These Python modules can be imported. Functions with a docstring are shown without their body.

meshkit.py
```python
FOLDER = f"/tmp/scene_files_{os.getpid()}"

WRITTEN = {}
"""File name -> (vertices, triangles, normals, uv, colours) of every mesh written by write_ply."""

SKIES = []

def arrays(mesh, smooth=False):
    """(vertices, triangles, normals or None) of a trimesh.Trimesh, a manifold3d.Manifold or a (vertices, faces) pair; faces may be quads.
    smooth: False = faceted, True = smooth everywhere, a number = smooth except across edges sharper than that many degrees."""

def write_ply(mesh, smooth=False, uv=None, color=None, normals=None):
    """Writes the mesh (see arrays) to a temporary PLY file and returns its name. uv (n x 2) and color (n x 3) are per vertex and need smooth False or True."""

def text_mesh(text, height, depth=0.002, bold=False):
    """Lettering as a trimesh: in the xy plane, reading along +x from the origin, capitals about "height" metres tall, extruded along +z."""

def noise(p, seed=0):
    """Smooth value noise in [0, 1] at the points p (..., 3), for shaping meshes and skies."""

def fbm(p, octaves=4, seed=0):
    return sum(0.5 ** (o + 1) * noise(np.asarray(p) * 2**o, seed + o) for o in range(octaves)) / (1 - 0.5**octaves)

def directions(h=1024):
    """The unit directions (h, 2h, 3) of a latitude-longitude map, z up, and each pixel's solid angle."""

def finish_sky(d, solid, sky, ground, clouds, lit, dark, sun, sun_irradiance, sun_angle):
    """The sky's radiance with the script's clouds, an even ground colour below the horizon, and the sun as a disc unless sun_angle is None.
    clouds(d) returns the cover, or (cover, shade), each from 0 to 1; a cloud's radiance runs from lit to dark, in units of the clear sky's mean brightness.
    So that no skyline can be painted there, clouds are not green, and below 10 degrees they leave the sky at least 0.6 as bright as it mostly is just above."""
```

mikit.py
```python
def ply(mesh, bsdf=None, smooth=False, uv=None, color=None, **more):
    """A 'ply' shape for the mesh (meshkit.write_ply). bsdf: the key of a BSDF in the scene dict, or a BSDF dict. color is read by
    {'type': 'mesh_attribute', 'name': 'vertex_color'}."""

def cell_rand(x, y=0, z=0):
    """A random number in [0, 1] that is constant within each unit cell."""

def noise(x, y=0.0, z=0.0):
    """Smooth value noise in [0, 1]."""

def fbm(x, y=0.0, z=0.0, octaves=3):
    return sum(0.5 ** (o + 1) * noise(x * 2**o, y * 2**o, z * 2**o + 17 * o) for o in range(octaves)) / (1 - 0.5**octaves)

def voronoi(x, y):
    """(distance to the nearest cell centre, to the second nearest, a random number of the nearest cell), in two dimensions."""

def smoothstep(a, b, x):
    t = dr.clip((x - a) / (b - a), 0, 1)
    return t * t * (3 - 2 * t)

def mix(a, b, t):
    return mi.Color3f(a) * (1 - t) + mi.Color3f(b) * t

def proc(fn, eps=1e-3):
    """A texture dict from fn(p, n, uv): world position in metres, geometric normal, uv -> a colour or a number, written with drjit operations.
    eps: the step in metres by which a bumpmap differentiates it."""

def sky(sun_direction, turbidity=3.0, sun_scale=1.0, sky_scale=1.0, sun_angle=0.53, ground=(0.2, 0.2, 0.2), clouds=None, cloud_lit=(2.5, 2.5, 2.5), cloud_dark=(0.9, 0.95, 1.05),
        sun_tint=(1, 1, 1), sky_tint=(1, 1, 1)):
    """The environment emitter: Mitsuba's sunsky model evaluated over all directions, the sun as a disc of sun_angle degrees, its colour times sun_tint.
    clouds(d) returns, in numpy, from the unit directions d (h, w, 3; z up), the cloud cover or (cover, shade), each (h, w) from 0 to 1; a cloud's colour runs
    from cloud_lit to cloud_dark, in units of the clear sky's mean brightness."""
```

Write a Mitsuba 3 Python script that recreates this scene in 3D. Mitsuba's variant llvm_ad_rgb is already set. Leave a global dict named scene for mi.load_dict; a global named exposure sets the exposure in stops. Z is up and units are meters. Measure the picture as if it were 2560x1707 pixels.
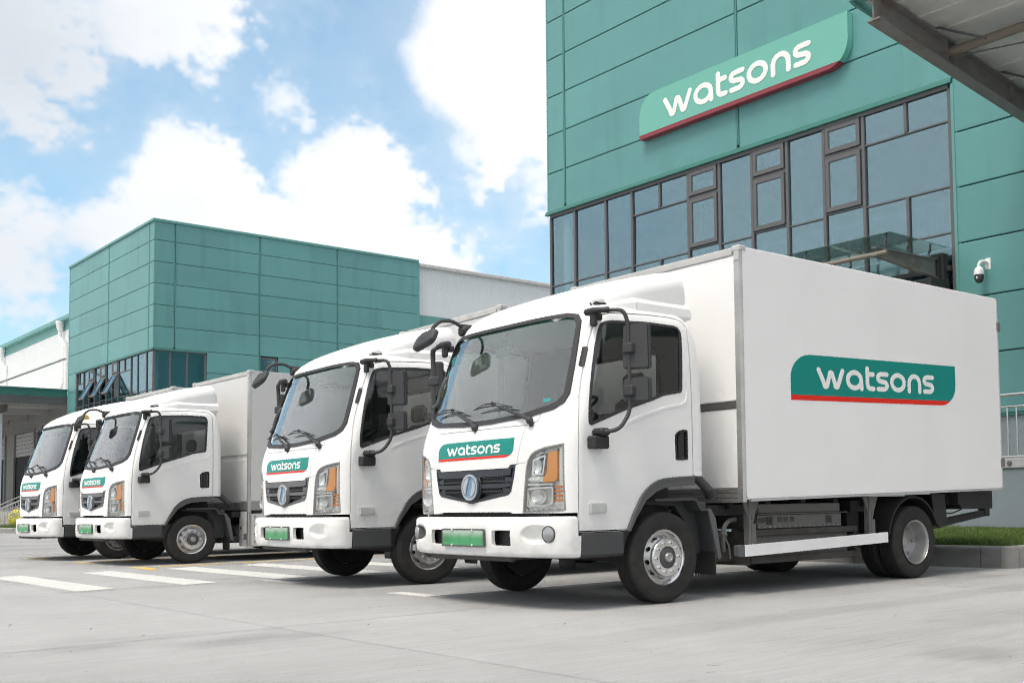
import math, random
import numpy as np, trimesh, manifold3d as m3, drjit as dr
import mitsuba as mi, mikit, meshkit
from shapely.geometry import Polygon, LineString, Point, MultiPolygon, box as rect
from shapely.ops import unary_union
from shapely import affinity
from scipy.interpolate import PchipInterpolator
T = mi.ScalarTransform4f
scene, labels = {}, {}
random.seed(7)
RNG = np.random.default_rng(11)

# ------------------------------------------------------------------ camera, sky, exposure
F, PSI, PIT, ROL, SY, SX, EYE = 2730.84, 0.80839, 0.06037, -0.01643, 237.616, 402.214, 0.87524   # focal length and shift in photo pixels (2560 wide)
fw = np.array([math.cos(PSI)*math.cos(PIT), math.sin(PSI)*math.cos(PIT), math.sin(PIT)])
rt = np.array([math.sin(PSI), -math.cos(PSI), 0.0]); up = np.cross(rt, fw)
up = -math.sin(ROL)*rt + math.cos(ROL)*up
scene['camera'] = {'type': 'perspective', 'fov': 2*math.degrees(math.atan(1280/F)), 'fov_axis': 'x', 'near_clip': 0.05, 'far_clip': 2000.0,
                   'principal_point_offset_x': -SX/2560, 'principal_point_offset_y': -SY/1707,
                   'to_world': T().look_at(origin=[0, 0, EYE], target=[float(fw[0]), float(fw[1]), float(EYE+fw[2])], up=[float(v) for v in up])}
exposure = 2.04

BLOBS = [  # azimuth, elevation, half widths in degrees, cover, shade
    (70.2, 15.4, 2.7, 2.6, .80, 0.0), (62.8, 15.9, 3.0, 2.7, .80, 0.0), (66.0, 12.5, 8.5, 2.6, .9, 0.0), (58.5, 11.8, 2.6, 1.6, .65, 0.0), (72.5, 12.6, 4.2, 1.8, .55, .15),
    (79.5, 11.5, 5.5, 3.6, .6, .55), (78.5, 20.5, 4.2, 3.8, .62, .85), (71.5, 22.6, 4.0, 2.6, .62, .05), (66.3, 20.4, 2.6, 1.7, .33, .05), (62.6, 20.6, 1.6, 1.5, .28, .0),
    (54.6, 22.6, 4.6, 4.4, .85, .0), (56.6, 18.2, 1.6, 1.8, .5, .0), (53.0, 17.0, 3.0, 2.2, .45, .0), (70.0, 28.0, 6.0, 3.0, .6, .1), (48.0, 26.0, 6.0, 6.0, .6, .0)]


def clouds(d):
    az = np.degrees(np.arctan2(d[..., 1], d[..., 0])); el = np.degrees(np.arcsin(np.clip(d[..., 2], -1, 1)))
    q = np.stack([az/4.6, el/3.6, 0*az+3.3], -1)
    n1 = meshkit.fbm(q, 7, 5)-.5; n2 = meshkit.fbm(q+31.7, 7, 9)-.5; n3 = meshkit.fbm(q*2.6+7.7, 6, 21)-.5; n4 = meshkit.fbm(q*8+3.1, 5, 33)-.5; n5 = meshkit.fbm(q*8+13.1, 5, 37)-.5
    wz, we = az+3.0*n1+3.2*n3+2.2*n4, el+2.4*n2+2.6*n3+1.9*n5
    p = d/np.maximum(d[..., 2:]+.25, .05)*1.6
    base = meshkit.fbm(np.stack([p[..., 0], p[..., 1], 0*az+1.7], -1), 6, 3)
    dens, sh = np.zeros_like(az), np.zeros_like(az)
    for a, e, ra, re, c, s in BLOBS:
        u = ((wz-a+180) % 360-180)/ra; v = (we-e)/re
        g = np.exp(-(u*u+v*v)**1.3*.6)*c
        dens = np.maximum(dens, g)+.10*g; sh = np.maximum(sh, s*np.exp(-(u*u+v*v)*.5))
    away = np.clip((np.hypot((az-65)/24, (el-16)/16)-1.0)*2, 0, 1)
    dens = dens*(1-away)+away*np.clip((base-.13)*2.2, 0, .9)
    dens = dens+n2*.25+n3*.45+n4*.30
    cover = np.clip((dens-.21)/.40, 0, 1); cover = cover*cover*(3-2*cover)
    veil = .20+.30*np.clip((dens+.02)/.45, 0, 1)*np.clip(.6+2.0*n1, 0, 1)
    return np.clip(np.maximum(cover*.97, veil), 0, 1), np.clip(sh+.35*np.clip(-n2-.02, 0, 1)+away*.25, 0, 1)


scene['sky'] = mikit.sky((-.45, -.09, .88), turbidity=3.0, sun_scale=.55, sky_scale=1.0, sun_angle=24, ground=(.38, .38, .37), clouds=clouds,
                         cloud_lit=(2.25, 2.28, 2.32), cloud_dark=(1.45, 1.56, 1.70), sky_tint=(.82, 1.15, 1.06), sun_tint=(.91, .985, 1.10))

# ------------------------------------------------------------------ materials
P3 = mi.Color3f


def C(r, g=None, b=None):
    return {'type': 'rgb', 'value': [r, r if g is None else g, r if b is None else b]}


def mat(name, col, rough=.5, metal=0.0, bump=None, two=True, **kw):
    b = {'type': 'principled', 'base_color': C(*col) if isinstance(col, tuple) else mikit.proc(col), 'roughness': rough, 'metallic': metal, **kw}
    if bump:
        b = {'type': 'bumpmap', 'arbitrary': mikit.proc(bump[0], bump[2] if len(bump) > 2 else 2e-3), 'scale': bump[1], 'bsdf': b}
    scene['m_'+name] = {'type': 'twosided', 'bsdf': b} if two else b


def f_concrete(p, n, uv):
    big = mikit.fbm(p.x*.23, p.y*.23, 1.3, 3); mid = mikit.fbm(p.x*1.7+3, p.y*1.1, 7.0, 3); fine = .5*mikit.noise(p.x*70, p.y*70, 0.5)+.5*mikit.noise(p.x*170, p.y*170, 4.5)
    v = .268*(0.78+.20*big+.14*mid+.16*fine)
    slab = mikit.cell_rand((p.x+2.5)/6.0, (p.y-1.95)/6.0, 3.0)
    v = v*(.96+.07*slab)
    broom = mikit.noise(p.x*5.0, p.y*70.0, 2.0)
    broom2 = mikit.noise(p.x*2.2, p.y*38.0, 6.0)
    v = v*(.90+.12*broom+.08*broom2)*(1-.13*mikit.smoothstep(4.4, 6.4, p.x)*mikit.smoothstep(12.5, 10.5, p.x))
    stain = mikit.smoothstep(.60, .78, mikit.fbm(p.x*.55+11, p.y*.9+4, 4.0, 4))
    v = v*(1-.20*stain)
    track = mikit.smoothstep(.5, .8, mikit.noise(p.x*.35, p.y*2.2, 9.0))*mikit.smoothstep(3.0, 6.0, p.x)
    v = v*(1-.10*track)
    pit = mikit.smoothstep(.95, .985, mikit.noise(p.x*21, p.y*21, 5.0))
    v = v*(1-.28*pit)
    return P3(v*.99, v*1.0, v*1.012)


def f_concrete_b(p, n, uv):
    return .5*mikit.noise(p.x*6.0, p.y*85.0, 2.0)+.5*mikit.noise(p.x*45, p.y*45, 1.0)


def f_marking(p, n, uv):
    w = mikit.fbm(p.x*9, p.y*5, 2.0, 4); worn = mikit.smoothstep(.54, .70, w)
    v = .44*(.9+.12*mikit.noise(p.x*40, p.y*40))
    v = v*(1-worn)+.40*worn
    return P3(v, v, v*.98)


def f_yellow(p, n, uv):
    worn = mikit.smoothstep(.45, .62, mikit.fbm(p.x*6, p.y*6, 2.0, 4))
    return mikit.mix(P3(.62, .36, .04), P3(.36, .33, .27), worn)


def f_white(p, n, uv):
    v = .80*(.975+.04*mikit.fbm(p.x*3, p.y*3, p.z*3, 3)); low = mikit.smoothstep(1.0, .35, p.z)*mikit.smoothstep(.35, .75, mikit.fbm(p.x*7, p.y*7, p.z*9, 3))
    v = v*(1-.16*low)
    return P3(v, v*(1-.008*low), v*(1-.05*low)*.995)


def f_boxwhite(p, n, uv):
    v = .82*(.965+.06*mikit.fbm(p.x*2.1, p.y*2.1, p.z*1.3, 4)); st = mikit.smoothstep(.55, .8, mikit.fbm(p.x*5, p.y*5, p.z*.7, 3))
    v = v*(1-.012*st)
    return P3(v, v, v)


def f_teal(p, n, uv):
    row = dr.floor((p.z-1.498)/1.238); col = dr.floor((p.x+p.y)/5.0)
    r = mikit.cell_rand(row, col, 2.0); g = mikit.fbm(p.x*.5, p.y*.5, p.z*.9, 3); drip = mikit.fbm(p.x*2.6+p.y*2.6, 3.0, p.z*.25, 3)
    k = (.92+.10*r)*(.93+.14*g)*(1-.09*mikit.smoothstep(.5, .85, drip))
    return P3(.116, .306, .302)*k


def f_ribs(p, n, uv):
    return .5+.5*dr.sin(p.z*(2*math.pi/.052))


def f_kerb(p, n, uv):
    g = mikit.fbm(p.x*4, p.y*4, p.z*6, 4); d = mikit.smoothstep(.5, .75, mikit.fbm(p.x*1.5+5, p.y*1.5, p.z*5, 3))
    v = .245*(.75+.45*g)*(1-.35*d)
    return P3(v, v*.985, v*.95)


def f_steel(p, n, uv):
    g = mikit.fbm(p.x*2.5, p.y*2.5, p.z*3.5, 4); r = mikit.smoothstep(.56, .72, g)
    return mikit.mix(P3(.215, .207, .20)*(.75+.5*g), P3(.16, .12, .09), r*.6)


def f_soffit(p, n, uv):
    g = mikit.fbm(p.x*.8, p.y*3.0, p.z, 4)
    v = .60*(.85+.3*g)
    return P3(v, v*.985, v*.96)


def f_plinth(p, n, uv):
    g = mikit.fbm(p.x*1.2, p.y*1.2, p.z*1.2, 4); s = mikit.smoothstep(.5, .8, mikit.fbm(p.x*3, p.y*3, p.z*.5, 3))
    return P3(.255, .30, .325)*(.85+.25*g)*(1-.15*s)


def f_tint(p, n, uv):
    # green shade band along the top of the windscreen glass
    b = mikit.smoothstep(2.16, 2.42, p.z)
    return mikit.mix(P3(.72, .86, .81), P3(.22, .52, .40), b)


def f_tyre(p, n, uv):
    g = mikit.fbm(p.x*14, p.y*14, p.z*14, 3); v = .030*(.7+.7*g)
    return P3(v*1.03, v, v*.97)


def f_grass(p, n, uv):
    g = mikit.fbm(p.x*3, p.y*3, 1.0, 3); h = mikit.noise(p.x*60, p.y*60, 3.0)
    return mikit.mix(P3(.050, .100, .020), P3(.125, .185, .040), dr.clip(g*1.1+.25*h-.12, 0, 1))


def f_alu(p, n, uv):
    v = .52*(.8+.35*mikit.fbm(p.x*6, p.y*6, p.z*6, 3))
    return P3(v, v, v*.985)


def f_grime(p, n, uv):
    g = mikit.fbm(p.x*9, p.y*9, p.z*9, 3); v = .062*(.5+1.1*g)
    return P3(v*1.08, v, v*.93)


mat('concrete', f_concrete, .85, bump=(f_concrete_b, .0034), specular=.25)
mat('base', (.10,), .95)
mat('marking', f_marking, .75)
mat('yellow', f_yellow, .75)
mat('white', f_white, .30, specular=.5, clearcoat=.5, clearcoat_gloss=.9)
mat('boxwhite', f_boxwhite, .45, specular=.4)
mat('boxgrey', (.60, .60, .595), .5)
mat('teal', f_teal, .42, bump=(f_ribs, .0012, 4e-3), specular=.4)
mat('tealflat', (.11, .30, .285), .45)
mat('tealdark', (.03, .145, .125), .5)
mat('joint', (.018, .045, .042), .8)
mat('frame', (.105, .107, .113), .45)
mat('framedark', (.03, .03, .032), .5)
mat('whitewall', (.62, .655, .665), .5)
mat('darkwall', (.04, .045, .05), .8)
mat('greywall', (.30, .30, .29), .7)
mat('interior', (.22, .32, .36), .8)
mat('blind', (.62, .66, .66), .7)
mat('kerb', f_kerb, .9)
mat('steel', f_steel, .6)
mat('soffit', f_soffit, .6)
mat('plinth', f_plinth, .8)
mat('rust', (.23, .13, .06), .75)
mat('brownpipe', (.20, .175, .145), .6)
mat('shinysteel', (.70, .69, .67), .22, 1.0)
mat('alu', f_alu, .38, .75)
mat('alumatt', f_alu, .6, .15)
mat('chrome', (.86, .86, .86), .12, 1.0)
mat('rim', (.80, .80, .80), .20, 1.0)
mat('rimdull', (.47, .47, .47), .40, .85)
mat('hub', (.10, .10, .105), .5, .4)
mat('tyre', f_tyre, .75, specular=.3)
mat('black', (.020, .020, .022), .55)
mat('mirror_plastic', (.040, .042, .046), .6)
mat('trim', (.055, .058, .060), .6)
mat('grille', (.022, .028, .036), .42)
mat('grime', f_grime, .8)
mat('grimeb', (.15, .148, .142), .7)
mat('seal', (.028, .028, .032), .55)
mat('cabin', (.11, .115, .125), .75)
mat('cabinlight', (.30, .31, .31), .8)
mat('lampring', (.24, .245, .24), .5)
mat('archgrey', (.095, .096, .098), .6)
mat('grillegrey', (.12, .122, .128), .45)
mat('lining', (.22, .23, .23), .8)
mat('mesh', (.07, .075, .08), .5)
mat('lampback', (.56, .57, .55), .35, .15)
mat('cloudy2', (.50, .51, .50), .22, clearcoat=1.0)
mat('fogglass', (.38, .39, .40), .12, .6, clearcoat=1.0)
mat('amber', (.58, .22, .02), .3)
mat('orange', (.55, .17, .03), .35)
mat('cloudy', (.72, .74, .73), .22, clearcoat=1.0)
mat('amberdome', (.62, .36, .07), .3, clearcoat=.8)
mat('green', (.0, .235, .200), .4, specular=.4)
mat('red', (.72, .022, .010), .4, specular=.4)
mat('letter', (.82, .82, .81), .4)
mat('signgreen', (.150, .435, .360), .45)
mat('signred', (.235, .035, .050), .45)
mat('plate', lambda p, n, uv: (1-.22*mikit.smoothstep(.45, .75, mikit.noise((p.x-p.y)*30, 1.0, 2.0))*mikit.smoothstep(.55, .57, p.z)*mikit.smoothstep(.645, .625, p.z))*mikit.mix(P3(.055, .30, .115), P3(.40, .50, .42), mikit.smoothstep(.585, .665, p.z)), .4)
mat('badgeblue', (.15, .27, .40), .35)
mat('badgesilver', (.62, .63, .64), .25, .9)
mat('grass', f_grass, .7)
mat('soil', (.05, .055, .02), .95)
mat('sackyellow', (.50, .47, .07), .7)
mat('sackred', (.35, .03, .04), .7)
mat('stickergreen', (.02, .24, .16), .5)
mat('stickerteal', (.04, .27, .28), .5)
mat('stickeryellow', (.48, .48, .05), .5)
mat('stickerpale', (.55, .60, .45), .5)
mat('bandgrey', (.085, .083, .078), .5)
mat('mirrorglass', (.75, .77, .78), .05, 1.0)
scene['m_wsglass'] = {'type': 'thindielectric', 'int_ior': 1.95, 'specular_transmittance': mikit.proc(f_tint)}
scene['m_darkglass'] = {'type': 'thindielectric', 'int_ior': 1.5, 'specular_transmittance': C(.20, .215, .215)}
scene['m_lens'] = {'type': 'thindielectric', 'int_ior': 1.5, 'specular_transmittance': C(.94, .95, .94)}
scene['m_bldglass'] = {'type': 'blendbsdf', 'weight': .40,
                       'a': {'type': 'thindielectric', 'int_ior': 1.5, 'specular_transmittance': C(.44, .60, .63)},
                       'b': {'type': 'twosided', 'bsdf': {'type': 'roughconductor', 'material': 'none', 'alpha': .012, 'specular_reflectance': C(.46, .66, .73)}}}
scene['m_canopyglass'] = {'type': 'blendbsdf', 'weight': .12,
                          'a': {'type': 'thindielectric', 'int_ior': 1.5, 'specular_transmittance': C(.76, .86, .82)},
                          'b': {'type': 'twosided', 'bsdf': {'type': 'diffuse', 'reflectance': C(.20, .25, .23)}}}

# ------------------------------------------------------------------ mesh helpers


def tm(v, f):
    return trimesh.Trimesh(np.asarray(v, float), np.asarray(f, int), process=False)


def bx(x0, x1, y0, y1, z0, z1):
    b = trimesh.creation.box((x1-x0, y1-y0, z1-z0)); b.apply_translation(((x0+x1)/2, (y0+y1)/2, (z0+z1)/2)); return b


def cbx(x0, x1, y0, y1, z0, z1, b=.01):
    """A box with bevelled edges."""
    b = min(b, .45*min(x1-x0, y1-y0, z1-z0)); c = np.array([(x0+x1)/2, (y0+y1)/2, (z0+z1)/2]); h = np.array([x1-x0, y1-y0, z1-z0])/2; pts = []
    for s in np.ndindex(2, 2, 2):
        s = np.array(s)*2-1
        for k in range(3):
            q = h-b; q[k] = h[k]; pts.append(c+s*q)
    m = trimesh.Trimesh(pts).convex_hull
    return tm(m.vertices, m.faces)


def cat(*ms):
    ms = [m if isinstance(m, trimesh.Trimesh) else man2tm(m) for m in ms]
    return trimesh.util.concatenate(ms) if len(ms) > 1 else ms[0]


def man2tm(m):
    a = m.to_mesh(); return tm(a.vert_properties[:, :3], a.tri_verts)


def tm2man(t):
    t = t.copy(); t.merge_vertices()
    if t.volume < 0:
        t.invert()
    return m3.Manifold(m3.Mesh(np.asarray(t.vertices, np.float32), np.asarray(t.faces, np.uint32)))


def cs(poly):
    rings = []
    for g in getattr(poly, 'geoms', [poly]):
        if g.is_empty or g.geom_type != 'Polygon':
            continue
        rings += [np.array(r.coords)[:-1] for r in (g.exterior, *g.interiors)]
    return m3.CrossSection(rings, m3.FillRule.EvenOdd)


def pz(poly, z0, z1):
    return cs(poly).extrude(z1-z0).translate((0, 0, z0))


def px(poly, x0, x1):
    """A (y, z) outline extruded from x0 to x1."""
    return cs(poly).extrude(x1-x0).transform(np.array([[0, 0, 1, x0], [1, 0, 0, 0], [0, 1, 0, 0]], float))


def py(poly, y0, y1):
    """An (x, z) outline extruded from y0 to y1."""
    return cs(poly).extrude(y1-y0).transform(np.array([[1, 0, 0, 0], [0, 0, -1, y1], [0, 1, 0, 0]], float))


def rnd(poly, r):
    return poly.buffer(-r).buffer(r*2).buffer(-r)


def curve(pts, r=0, k=6):
    """A polyline with rounded bends."""
    p = [np.asarray(q, float) for q in pts]; out = [p[0]]
    for a, b, c in zip(p, p[1:], p[2:]):
        d = min(r, .45*np.linalg.norm(a-b), .45*np.linalg.norm(c-b)); u = b+(a-b)/np.linalg.norm(a-b)*d; v = b+(c-b)/np.linalg.norm(c-b)*d
        for t in np.linspace(0, 1, k):
            out.append((1-t)**2*u+2*t*(1-t)*b+t*t*v)
    return np.array(out+[p[-1]])


def tube(pts, r, n=10, bend=0.0):
    p = curve(pts, bend) if bend else np.asarray(pts, float)
    keep = [0]+[i for i in range(1, len(p)) if np.linalg.norm(p[i]-p[i-1]) > 1e-6]; p = p[keep]
    t = np.gradient(p, axis=0) if len(p) > 2 else np.repeat([p[1]-p[0]], 2, 0); t /= np.linalg.norm(t, axis=1)[:, None]
    a = np.cross(t[0], [0, 0, 1.]) if abs(t[0][2]) < .9 else np.cross(t[0], [1., 0, 0]); a /= np.linalg.norm(a); rings = []
    rr = np.broadcast_to(r, (len(p),))
    ang = np.arange(n)*2*np.pi/n
    for i in range(len(p)):
        a = a-t[i]*(a@t[i]); a /= np.linalg.norm(a); b = np.cross(t[i], a)
        rings.append(p[i]+rr[i]*(np.cos(ang)[:, None]*a+np.sin(ang)[:, None]*b))
    V = np.vstack(rings+[p[:1], p[-1:]]); Fc = []
    for k in range(len(p)-1):
        for i in range(n):
            j = (i+1) % n; Fc += [(k*n+i, k*n+j, (k+1)*n+j), (k*n+i, (k+1)*n+j, (k+1)*n+i)]
    e = len(p)*n
    for i in range(n):
        j = (i+1) % n; Fc += [(e, j, i), (e+1, e-n+i, e-n+j)]
    return tm(V, Fc)


def lathe(prof, n=48, axis='y', closed=True):
    """prof: (radius, along) pairs, revolved about the axis."""
    p = np.asarray(prof, float); a = np.arange(n)*2*np.pi/n; V = []
    for r, t in p:
        ring = np.stack([r*np.cos(a), np.full(n, t), r*np.sin(a)], 1); V.append(ring)
    V = np.vstack(V); Fc = []; m = len(p)
    for k in range(m if closed else m-1):
        k2 = (k+1) % m
        for i in range(n):
            j = (i+1) % n; Fc += [(k*n+i, k2*n+j, k*n+j), (k*n+i, k2*n+i, k2*n+j)]
    if axis == 'z':
        V = V[:, [0, 2, 1]]; Fc = [f[::-1] for f in Fc]
    if axis == 'x':
        V = V[:, [1, 0, 2]]; Fc = [f[::-1] for f in Fc]
    t = tm(V, Fc)
    if closed and t.volume < 0:
        t.invert()
    return t


def ball(c, r, sub=2):
    s = trimesh.creation.icosphere(subdivisions=sub, radius=1.0); s.apply_scale(r); s.apply_translation(c); return s


def num(key):
    if not any(k == key or k.startswith(key+'__') for k in scene):
        return key
    i = 1
    while any(k == f'{key}_{i:03d}' or k.startswith(f'{key}_{i:03d}__') for k in scene):
        i += 1
    return f'{key}_{i:03d}'


_count = {}


def part(key, mesh, m, smooth=False, world=None):
    """One shape entry; a repeated key takes the next number."""
    i = _count.get(key, 0); _count[key] = i+1; k = key if i == 0 else f'{key}_{i:03d}'
    d = mikit.ply(mesh if isinstance(mesh, trimesh.Trimesh) else man2tm(mesh), 'm_'+m, smooth) if not isinstance(mesh, dict) else mesh
    if world is not None:
        d = {**d, 'to_world': world}
    scene[k] = d
    return k


def tag(key, label, cat_, group=None):
    labels[key] = {'label': label, 'category': cat_, **({'group': group} if group else {})}


def struct(key, mesh, m, smooth=False, label=None):
    part(key, mesh, m, smooth); labels[key] = {'kind': 'structure', **({'label': label} if label else {})}


# ------------------------------------------------------------------ the lettering on the signs


def sign_shapes(w, h, rx, ry, stripe):
    """The panel, the stripe and the seven letters of the company sign; u to the right, v up, from the lower left corner."""
    n = 14; q = np.linspace(0, np.pi/2, n)
    pts = [(0, 0)]+[(w-rx+rx*np.sin(a), ry-ry*np.cos(a)) for a in q]+[(w, h)]+[(rx-rx*np.sin(a), h-ry+ry*np.cos(a)) for a in q]
    full = Polygon(pts); low = rect(-1, -1, w+1, stripe); panel = full.difference(rect(-1, -1, w+1, stripe)); red = full.intersection(low)
    k = np.array([w, h]); s = .0102   # stroke half-width as a share of the width (and, scaled, of the height)
    b0, b1 = .265, .735; asp = 5.4; sy = s*asp*1.08
    L = []

    def stroke(*lines):
        # strokes are drawn in a square space, then stretched to the sign
        g = unary_union([LineString([(x, y/asp) for x, y in ln]).buffer(s, 10) for ln in lines])
        L.append(affinity.scale(g, w, h*asp, origin=(0, 0)))

    def arc(cx, cy, ra, rb, a0, a1, m=16):
        return [(cx+ra*math.cos(t), cy+rb*math.sin(t)) for t in np.radians(np.linspace(a0, a1, m))]
    lo, hi = b0+sy, b1-sy; mid = (lo+hi)/2; rb = (hi-lo)/2
    x = .147
    wv = [(x, hi+.012), (x+.030, lo+.06)]+arc(x+.0385, lo+.045, .0085, .05, 190, 350, 7)+[(x+.060, hi-.10)]+arc(x+.0675, hi-.085, .0075, .045, 165, 15, 7)+[(x+.090, lo+.06)]+arc(x+.0985, lo+.045, .0085, .05, 190, 350, 7)+[(x+.133, hi+.012)]
    stroke(wv)
    cx = .348; stroke(arc(cx, mid, .039, rb, 0, 360, 40), [(cx+.039, mid+.02), (cx+.041, lo-.012)])
    x = .424; stroke([(x, .845-sy), (x, lo+.14)]+arc(x+.020, lo+.10, .020, .10, 180, 270, 8)+[(x+.036, lo)], [(x, hi-.02), (x+.034, hi-.02)])

    def es(x, wd):
        r = rb/2; a = [(x+wd, hi), (x+.024, hi)]+arc(x+.022, hi-r, .022, r, 90, 235, 10)+arc(x+wd-.022, lo+r, .022, r, 55, -90, 10)+[(x+.002, lo)]
        stroke(a)
    es(.487, .056)
    stroke(arc(.612, mid, .039, rb, 0, 360, 40))
    x = .684; stroke([(x, lo-.012), (x, mid)]+arc(x+.034, mid, .034, rb, 180, 0, 16)+[(x+.068, mid), (x+.068, lo-.012)])
    es(.783, .056)
    return panel, red, L
# ------------------------------------------------------------------ ground: concrete slabs, joints, markings
struct('ground', bx(-400, 700, -400, 700, -.5, -.022), 'base', label='pale concrete yard in front of the loading docks')
JX = [-8.5, -2.5, 3.5, 9.5, 21.0, 40.0]; JY = [-10.05, -4.05, 1.95, 7.95, 13.95, 19.95, 25.95, 40, 64, 110]
for i in range(len(JX)-1):
    for j in range(len(JY)-1):
        if JY[j+1] < 0 and JX[i+1] < 0:
            continue
        g = .007
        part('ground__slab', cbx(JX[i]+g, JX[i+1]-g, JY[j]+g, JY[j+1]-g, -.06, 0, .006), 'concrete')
rest = rect(-200, -200, 300, 300).difference(rect(JX[0], JY[0], JX[-1], JY[-1]))
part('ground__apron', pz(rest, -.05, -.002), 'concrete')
for a, b in ((3.60, 4.02), (4.76, 5.19), (5.92, 6.38), (7.06, 7.50), (8.22, 8.66)):
    part('ground__crosswalk_stripe', pz(Polygon([(a, 13.38), (b, 13.44), (b, 17.52), (a, 17.36)]), .001, .005), 'marking')
for pl in ([(5.62, 9.40), (5.80, 9.40), (11.6, 9.38), (11.6, 9.50), (5.80, 9.52), (5.80, 10.15), (5.62, 10.15)],
           [(5.66, 12.42), (5.82, 12.42), (5.82, 13.12), (11.6, 13.00), (11.6, 13.12), (5.82, 13.24), (5.66, 13.30)],
           [(5.8, 26.7), (11.8, 27.0), (11.8, 27.14), (5.8, 26.86)]):
    part('ground__bay_line', pz(Polygon(pl), .001, .005), 'marking')
for y in (18.16, 21.18, 24.10):
    part('ground__yellow_line', pz(Polygon([(5.68, y-.82), (5.82, y-.82), (5.82, y-.07), (12.0, y-.07), (12.0, y+.07), (5.82, y+.07), (5.68, y+.2)]), .001, .005), 'yellow')
# leaf litter and grit
lv = []
for _ in range(36):
    X, Y = RNG.uniform(1.5, 9.5), RNG.uniform(2.0, 16); s = RNG.uniform(.004, .011); a = RNG.uniform(0, 6.28)
    q = np.array([[-s*1.6, 0, .003], [0, s*.7, .008], [s*1.6, 0, .004], [0, -s*.7, .003]]); c, sn = math.cos(a), math.sin(a)
    q = q@np.array([[c, sn, 0], [-sn, c, 0], [0, 0, 1]])+[X, Y, .001]; lv.append(tm(q, [[0, 1, 2], [0, 2, 3]]))
part('leaf_litter', cat(*lv), 'grimeb'); labels['leaf_litter'] = {'label': 'scattered specks of dry leaf and grit on the concrete', 'category': 'litter', 'kind': 'stuff'}

# ------------------------------------------------------------------ facades
XB, TOP, ROW0, ROWH = 21.0, 17.45, 10.16, 1.238


def panel_grid(key, cols, rows, axis, at, proud=.05, g=.014):
    """Cladding panels: axis 'x' faces -X at x = at, axis 'y' faces -Y at y = at."""
    for z0, z1 in rows:
        for a, b in cols:
            if axis == 'x':
                m = cbx(at-proud, at, a+g, b-g, z0+g, z1-g, .012)
            else:
                m = cbx(a+g, b-g, at-proud, at, z0+g, z1-g, .012)
            part(key+'__panel', m, 'teal')


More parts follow.
